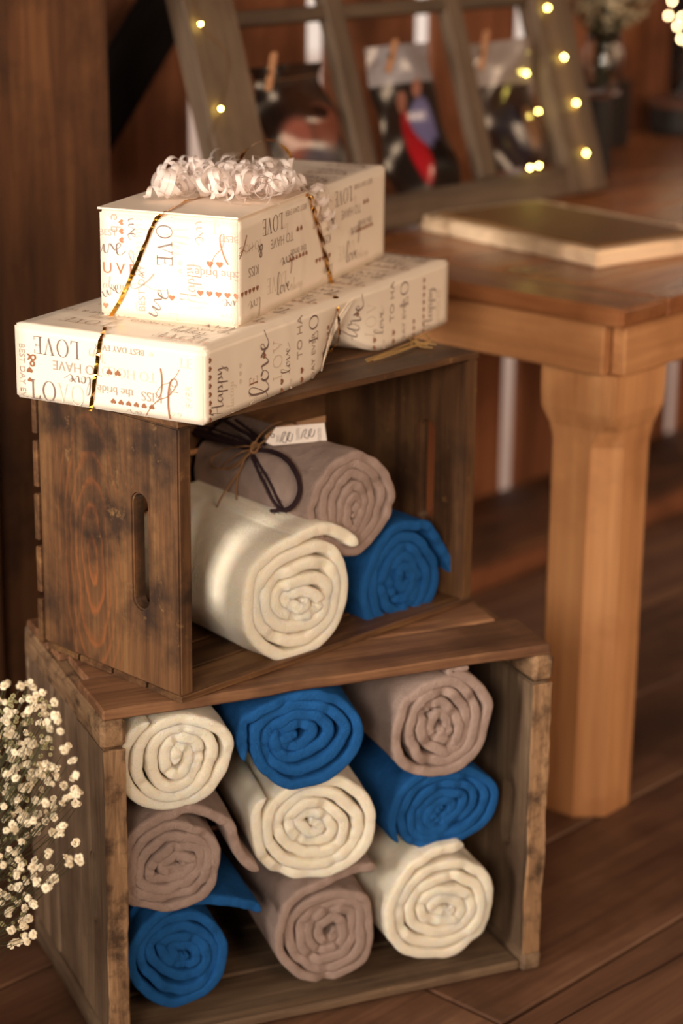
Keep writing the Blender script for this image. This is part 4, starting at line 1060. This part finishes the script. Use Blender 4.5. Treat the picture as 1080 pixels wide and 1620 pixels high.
def p2(u, v):   # couple, red dress and blue shirt, overcast sky
    c = (150, 145, 150) if v > .74 else (26, 20, 18)
    c = mixc(c, (150, 22, 30), 3*bl_(u, v, .46, .30, .14, .30)); c = mixc(c, (104, 100, 140), 3*bl_(u, v, .70, .46, .2, .2)); c = mixc(c, (150, 100, 84), 3*bl_(u, v, .42, .62, .09, .08))
    c = mixc(c, (150, 100, 84), 3*bl_(u, v, .64, .70, .08, .07)); c = mixc(c, (10, 9, 12), 3*bl_(u, v, .78, .10, .18, .26)); return c
def p3(u, v):
    c = (150, 138, 132) if v > .66 else (44, 28, 24)
    c = mixc(c, (30, 26, 40), 3*bl_(u, v, .45, .25, .3, .3)); c = mixc(c, (120, 86, 60), 2*bl_(u, v, .8, .3, .15, .2)); return c
photos = [photo('photograph', 'dark close-up print of two heads clipped at left in sash', 2.325, 2.49, .110, .272, p1, .016, .012, 1),
          photo('photograph', 'print of couple in red dress and blue shirt, middle of sash', 2.588, 2.748, .050, .285, p2, .016, .012, 2),
          photo('photograph', 'print with pale sky clipped in right part of the sash', 2.842, 3.012, .060, .275, p3, .016, .012, 3)]
for e, (px, py, qx, qy), lb in zip(photos, ((426, 132, 434, 82), (616, 104, 626, 62), (762, 100, 770, 48)), ('left', 'middle', 'right')):
    A_ = on_plane(px, py, ws.matrix_world.translation+NF*.038, NF); B_ = on_plane(qx, qy, ws.matrix_world.translation+NF*.038, NF)
    d = (B_-A_).normalized(); s = d.cross(NF)
    pin = empty('clothespin', frame(A_-d*.012, d, s), 'small wooden clothespin holding the '+{'left': 'two-heads', 'middle': 'red-dress', 'right': 'pale-sky'}[lb]+' photograph', 'clothespin', 'clothespins on the sash')
    for z_, nm in ((-.0055, 'prong'), (.0005, 'prong')):
        link(nm, box_me((B_-A_).length+.010, .0070, .0042, .001), M['pin'], pin, frame((0, -.004, z_), (1, 0, 0), (0, 1, 0)))
    v, f = tube([(.028, -.005, 0), (.028, .0055, 0)], .0045, 8); link('spring', mesh(v, f), M['wire'], pin)
# cord the photos hang from
cd_ = [frame((0, 0, 0), TD, U_, NF) @ Vector((0, 0, 0))]
cpts = [ws.matrix_world @ Vector((x, y, .020)) for x, y in ((.10, .252), (.2, .250), (.35, .256), (.47, .262), (.62, .258), (.74, .250), (.84, .254))]
v, f = tube(catmull(cpts, 6), .0008, 4); o = link('hanging_cord', mesh(v, f), M['twine']); tag(o, 'thin cord strung across the window sash', 'cord')

# string lights on the sash
def sash_pt(px, py, lift=.044): return on_plane(px, py, ws.matrix_world.translation+NF*lift, NF)
sl = empty('string_lights', ws.matrix_world.copy(), 'yellow glowing fairy lights wound around the leaning window sash', 'lights')
iw = ws.matrix_world.inverted()
bulbs = [(317, 38), (349, 172), (866, 12), (892, 90), (833, 116), (911, 163), (851, 176), (927, 242), (838, 265), (852, 262)]
def bulb_me(r):
    v, f = lathe([(.0001, -1.2*r), (.7*r, -.9*r), (r, 0), (.8*r, .9*r), (.35*r, 1.5*r), (.0001, 1.7*r)], 10); return mesh(v, f)
bm_ = bulb_me(.0017); bm_.materials.append(M['bulb'])
for x, y in bulbs:
    o = bpy.data.objects.new('bulb', bm_); COL.objects.link(o); o.parent = sl; lf = .044 if x not in (833, 851) else .02
    o.matrix_basis = Matrix.Translation(iw @ sash_pt(x, y, lf)) @ Matrix.Rotation(rnd.uniform(0, 3), 4, 'X')
wires = [[(300, -40), (317, 38), (360, 90), (349, 172), (330, 230), (380, 262)], [(830, -60), (866, 12), (858, 60), (892, 90), (870, 130), (911, 163), (880, 205), (927, 242), (872, 258), (853, 262), (841, 264)], [(820, -40), (838, 60), (833, 116), (840, 150), (851, 176), (862, 220), (853, 262)]]
v, f = merge([tube(catmull([iw @ sash_pt(x, y, .041) for x, y in wv], 6), .0006, 4) for wv in wires])
link('wire', mesh(v, f), M['wire'], sl)
for x, y in ((880, 150), (335, 100)):
    pass

# wooden picture board lying on the table
ab = [on_plane(x, y, Vector((0, 0, TH+.02)), Z) for x, y in ((658, 344), (830, 314), (1078, 362), (945, 404))]
cA = on_plane(944, 416, Vector((0, 0, TH)), Z)
fx = (ab[0]-ab[3]).normalized(); fy = (ab[2]-ab[3]); fyl = fy.dot(Vector((-fx.y, fx.x, 0))*-1); 
fy_ = Vector((fx.y, -fx.x, 0)); fyl = abs(fy.dot(fy_)); 
if fy.dot(fy_) < 0: fy_ = -fy_
fxl = (ab[0]-ab[3]).length
O_ = Vector((ab[3].x, ab[3].y, TH+.001))
pb = empty('picture_board', frame(O_, fy_, fx), 'pale distressed wooden frame with brown paper lying flat on the table', 'frame')
FW = .075
def pbx(nm, L, Wd, T, x, y, z, along, mat, seed=0):
    mb = frame((x, y, z), (1, 0, 0), (0, 1, 0)) if along == 'x' else frame((x+Wd, y, z), (0, 1, 0), (-1, 0, 0))
    return link(nm, box_me(L, Wd, T, .004, seg=2, rough=.001, nx=8, seed=seed), mat, pb, mb)
pbx('frame_rail', fyl, FW, .024, 0, 0, 0, 'x', M['album']); pbx('frame_rail', fyl, FW, .024, 0, fxl-FW, 0, 'x', M['album'], 1)
pbx('frame_stile', fxl-2*FW, FW, .024, 0, FW, 0, 'y', M['album'], 2); pbx('frame_stile', fxl-2*FW, FW, .024, fyl-FW, FW, 0, 'y', M['album'], 3)
M['brown_paper'] = plain('brown_kraft_paper', (128, 92, 54), .55)
link('brown_paper', box_me(fyl-.06, fxl-.05, .004, .001), M['brown_paper'], pb, frame((.02, .02, .0245), (1, 0, 0), (0, 1, 0)))

# vase of baby's breath on the table, on a dark block
def world_on_table(px, py): return on_plane(px, py, Vector((0, 0, TH)), Z)
vb = world_on_table(938, 282)
blk = empty('dark_wooden_holder', Matrix.Translation(vb+Z*.001), 'dark brown wooden holder under the glass jar on the table', 'holder')
v, f = lathe([(.0001, 0), (.027, 0), (.030, .01), (.030, .145), (.027, .148), (.0001, .148)], 8)
link('holder_body', mesh(v, f), M['pot'], blk)
v, f = lathe([(.0001, .1485), (.031, .1485), (.031, .154), (.0001, .154)], 8); link('holder_rim', mesh(v, f), M['pot_rim'], blk)
jar = empty('glass_jar', Matrix.Translation(vb+Z*.1555+Vector((.008, 0, 0))), "clear glass jar holding the blurred baby's breath on the table", 'jar')
v, f = lathe([(.0001, 0), (.034, 0), (.037, .006), (.037, .075), (.030, .09), (.031, .108), (.028, .108), (.027, .09), (.034, .074), (.034, .008), (.0001, .005)], 28)
link('jar_body', mesh(v, f), M['glass'], jar, smooth=True)
bx = world_on_table(978, 240)
bkb = empty('black_box', yawm(world_on_table(968, 236)+Z*.001, YW), 'narrow black box standing behind the glass jar', 'box')
link('box_body', box_me(.06, .06, .125, .003), M['pot'], bkb, Matrix.Translation((0, 0, 0)))
link('box_lid', box_me(.064, .064, .008, .002), M['pot'], bkb, Matrix.Translation((-.002, -.002, .1255)))
fb = empty('jar_bouquet', Matrix.Translation(jar.matrix_world.translation+Z*.01), "blurred baby's breath bouquet in the glass jar on the table", 'flowers')
jc = jar.matrix_world.translation
V, Fc = [], []; lst = []; stl = []
for k in range(620):
    while True:
        d = Vector((rnd.uniform(-1, 1), rnd.uniform(-1, 1), rnd.uniform(-1, 1)))
        if d.length < 1: break
    c = Vector((d.x*.088+.0, d.y*.07, .172+d.z*.075))
    r = rnd.uniform(.003, .0055)
    q = d.normalized().to_track_quat('Z', 'Y').to_matrix()
    vs = [q @ (Vector(v_.co)*r)+c for v_ in bl[k % 4].vertices]; lst.append((vs, [tuple(p.vertices) for p in bl[k % 4].polygons]))
    if k % 4 == 0: stl.append(tube([Vector((rnd.uniform(-.015, .015), rnd.uniform(-.015, .015), -.0)), Vector((d.x*.02, d.y*.02, .09)), c], .0008, 3))
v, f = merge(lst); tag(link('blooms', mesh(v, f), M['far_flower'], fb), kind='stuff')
v, f = merge(stl); tag(link('stems', mesh(v, f), M['stem'], fb), kind='stuff')

# dark round tub and lit glass jar at the far right
tbp = world_on_table(1075, 212)
tub = empty('dark_round_tub', Matrix.Translation(tbp+Z*.001), 'dark round tub with brown rim at the right edge of the table', 'tub')
v, f = lathe([(.0001, 0), (.064, 0), (.068, .01), (.070, .060), (.0001, .060)], 28); link('tub_body', mesh(v, f), M['pot'], tub, smooth=False)
v, f = lathe([(.0001, .0605), (.074, .0605), (.075, .066), (.072, .074), (.0001, .074)], 28); link('tub_rim', mesh(v, f), M['pot_rim'], tub)
lan = empty('glass_lantern', Matrix.Translation(tbp+Z*.076+Vector((.015, 0, 0))), 'clear glass vase lit by fairy lights at the upper right corner', 'vase')
v, f = lathe([(.0001, 0), (.046, 0), (.048, .004), (.048, .26), (.045, .26), (.045, .006), (.0001, .004)], 28); link('vase_body', mesh(v, f), M['glass'], lan, smooth=True)
sl2 = empty('jar_string_lights', Matrix.Translation(tbp+Z*.08), 'cluster of warm glowing fairy lights at the upper right corner', 'lights')
bm2 = bulb_me(.0024); bm2.materials.append(M['bulb_warm'])
wp = []
for x, y in ((1063, 2), (1057, 25), (1078, 27), (1071, 42), (1077, 62), (1092, 12), (1095, 50), (1090, 75), (1104, 30)):
    p = at_y(x, y, tbp.y-.07); o = bpy.data.objects.new('bulb', bm2); COL.objects.link(o); o.parent = sl2; o.matrix_basis = Matrix.Translation(p-(tbp+Z*.08)); wp.append(p-(tbp+Z*.08))
v, f = tube(catmull(wp, 4), .0006, 4); link('wire', mesh(v, f), M['wire'], sl2)
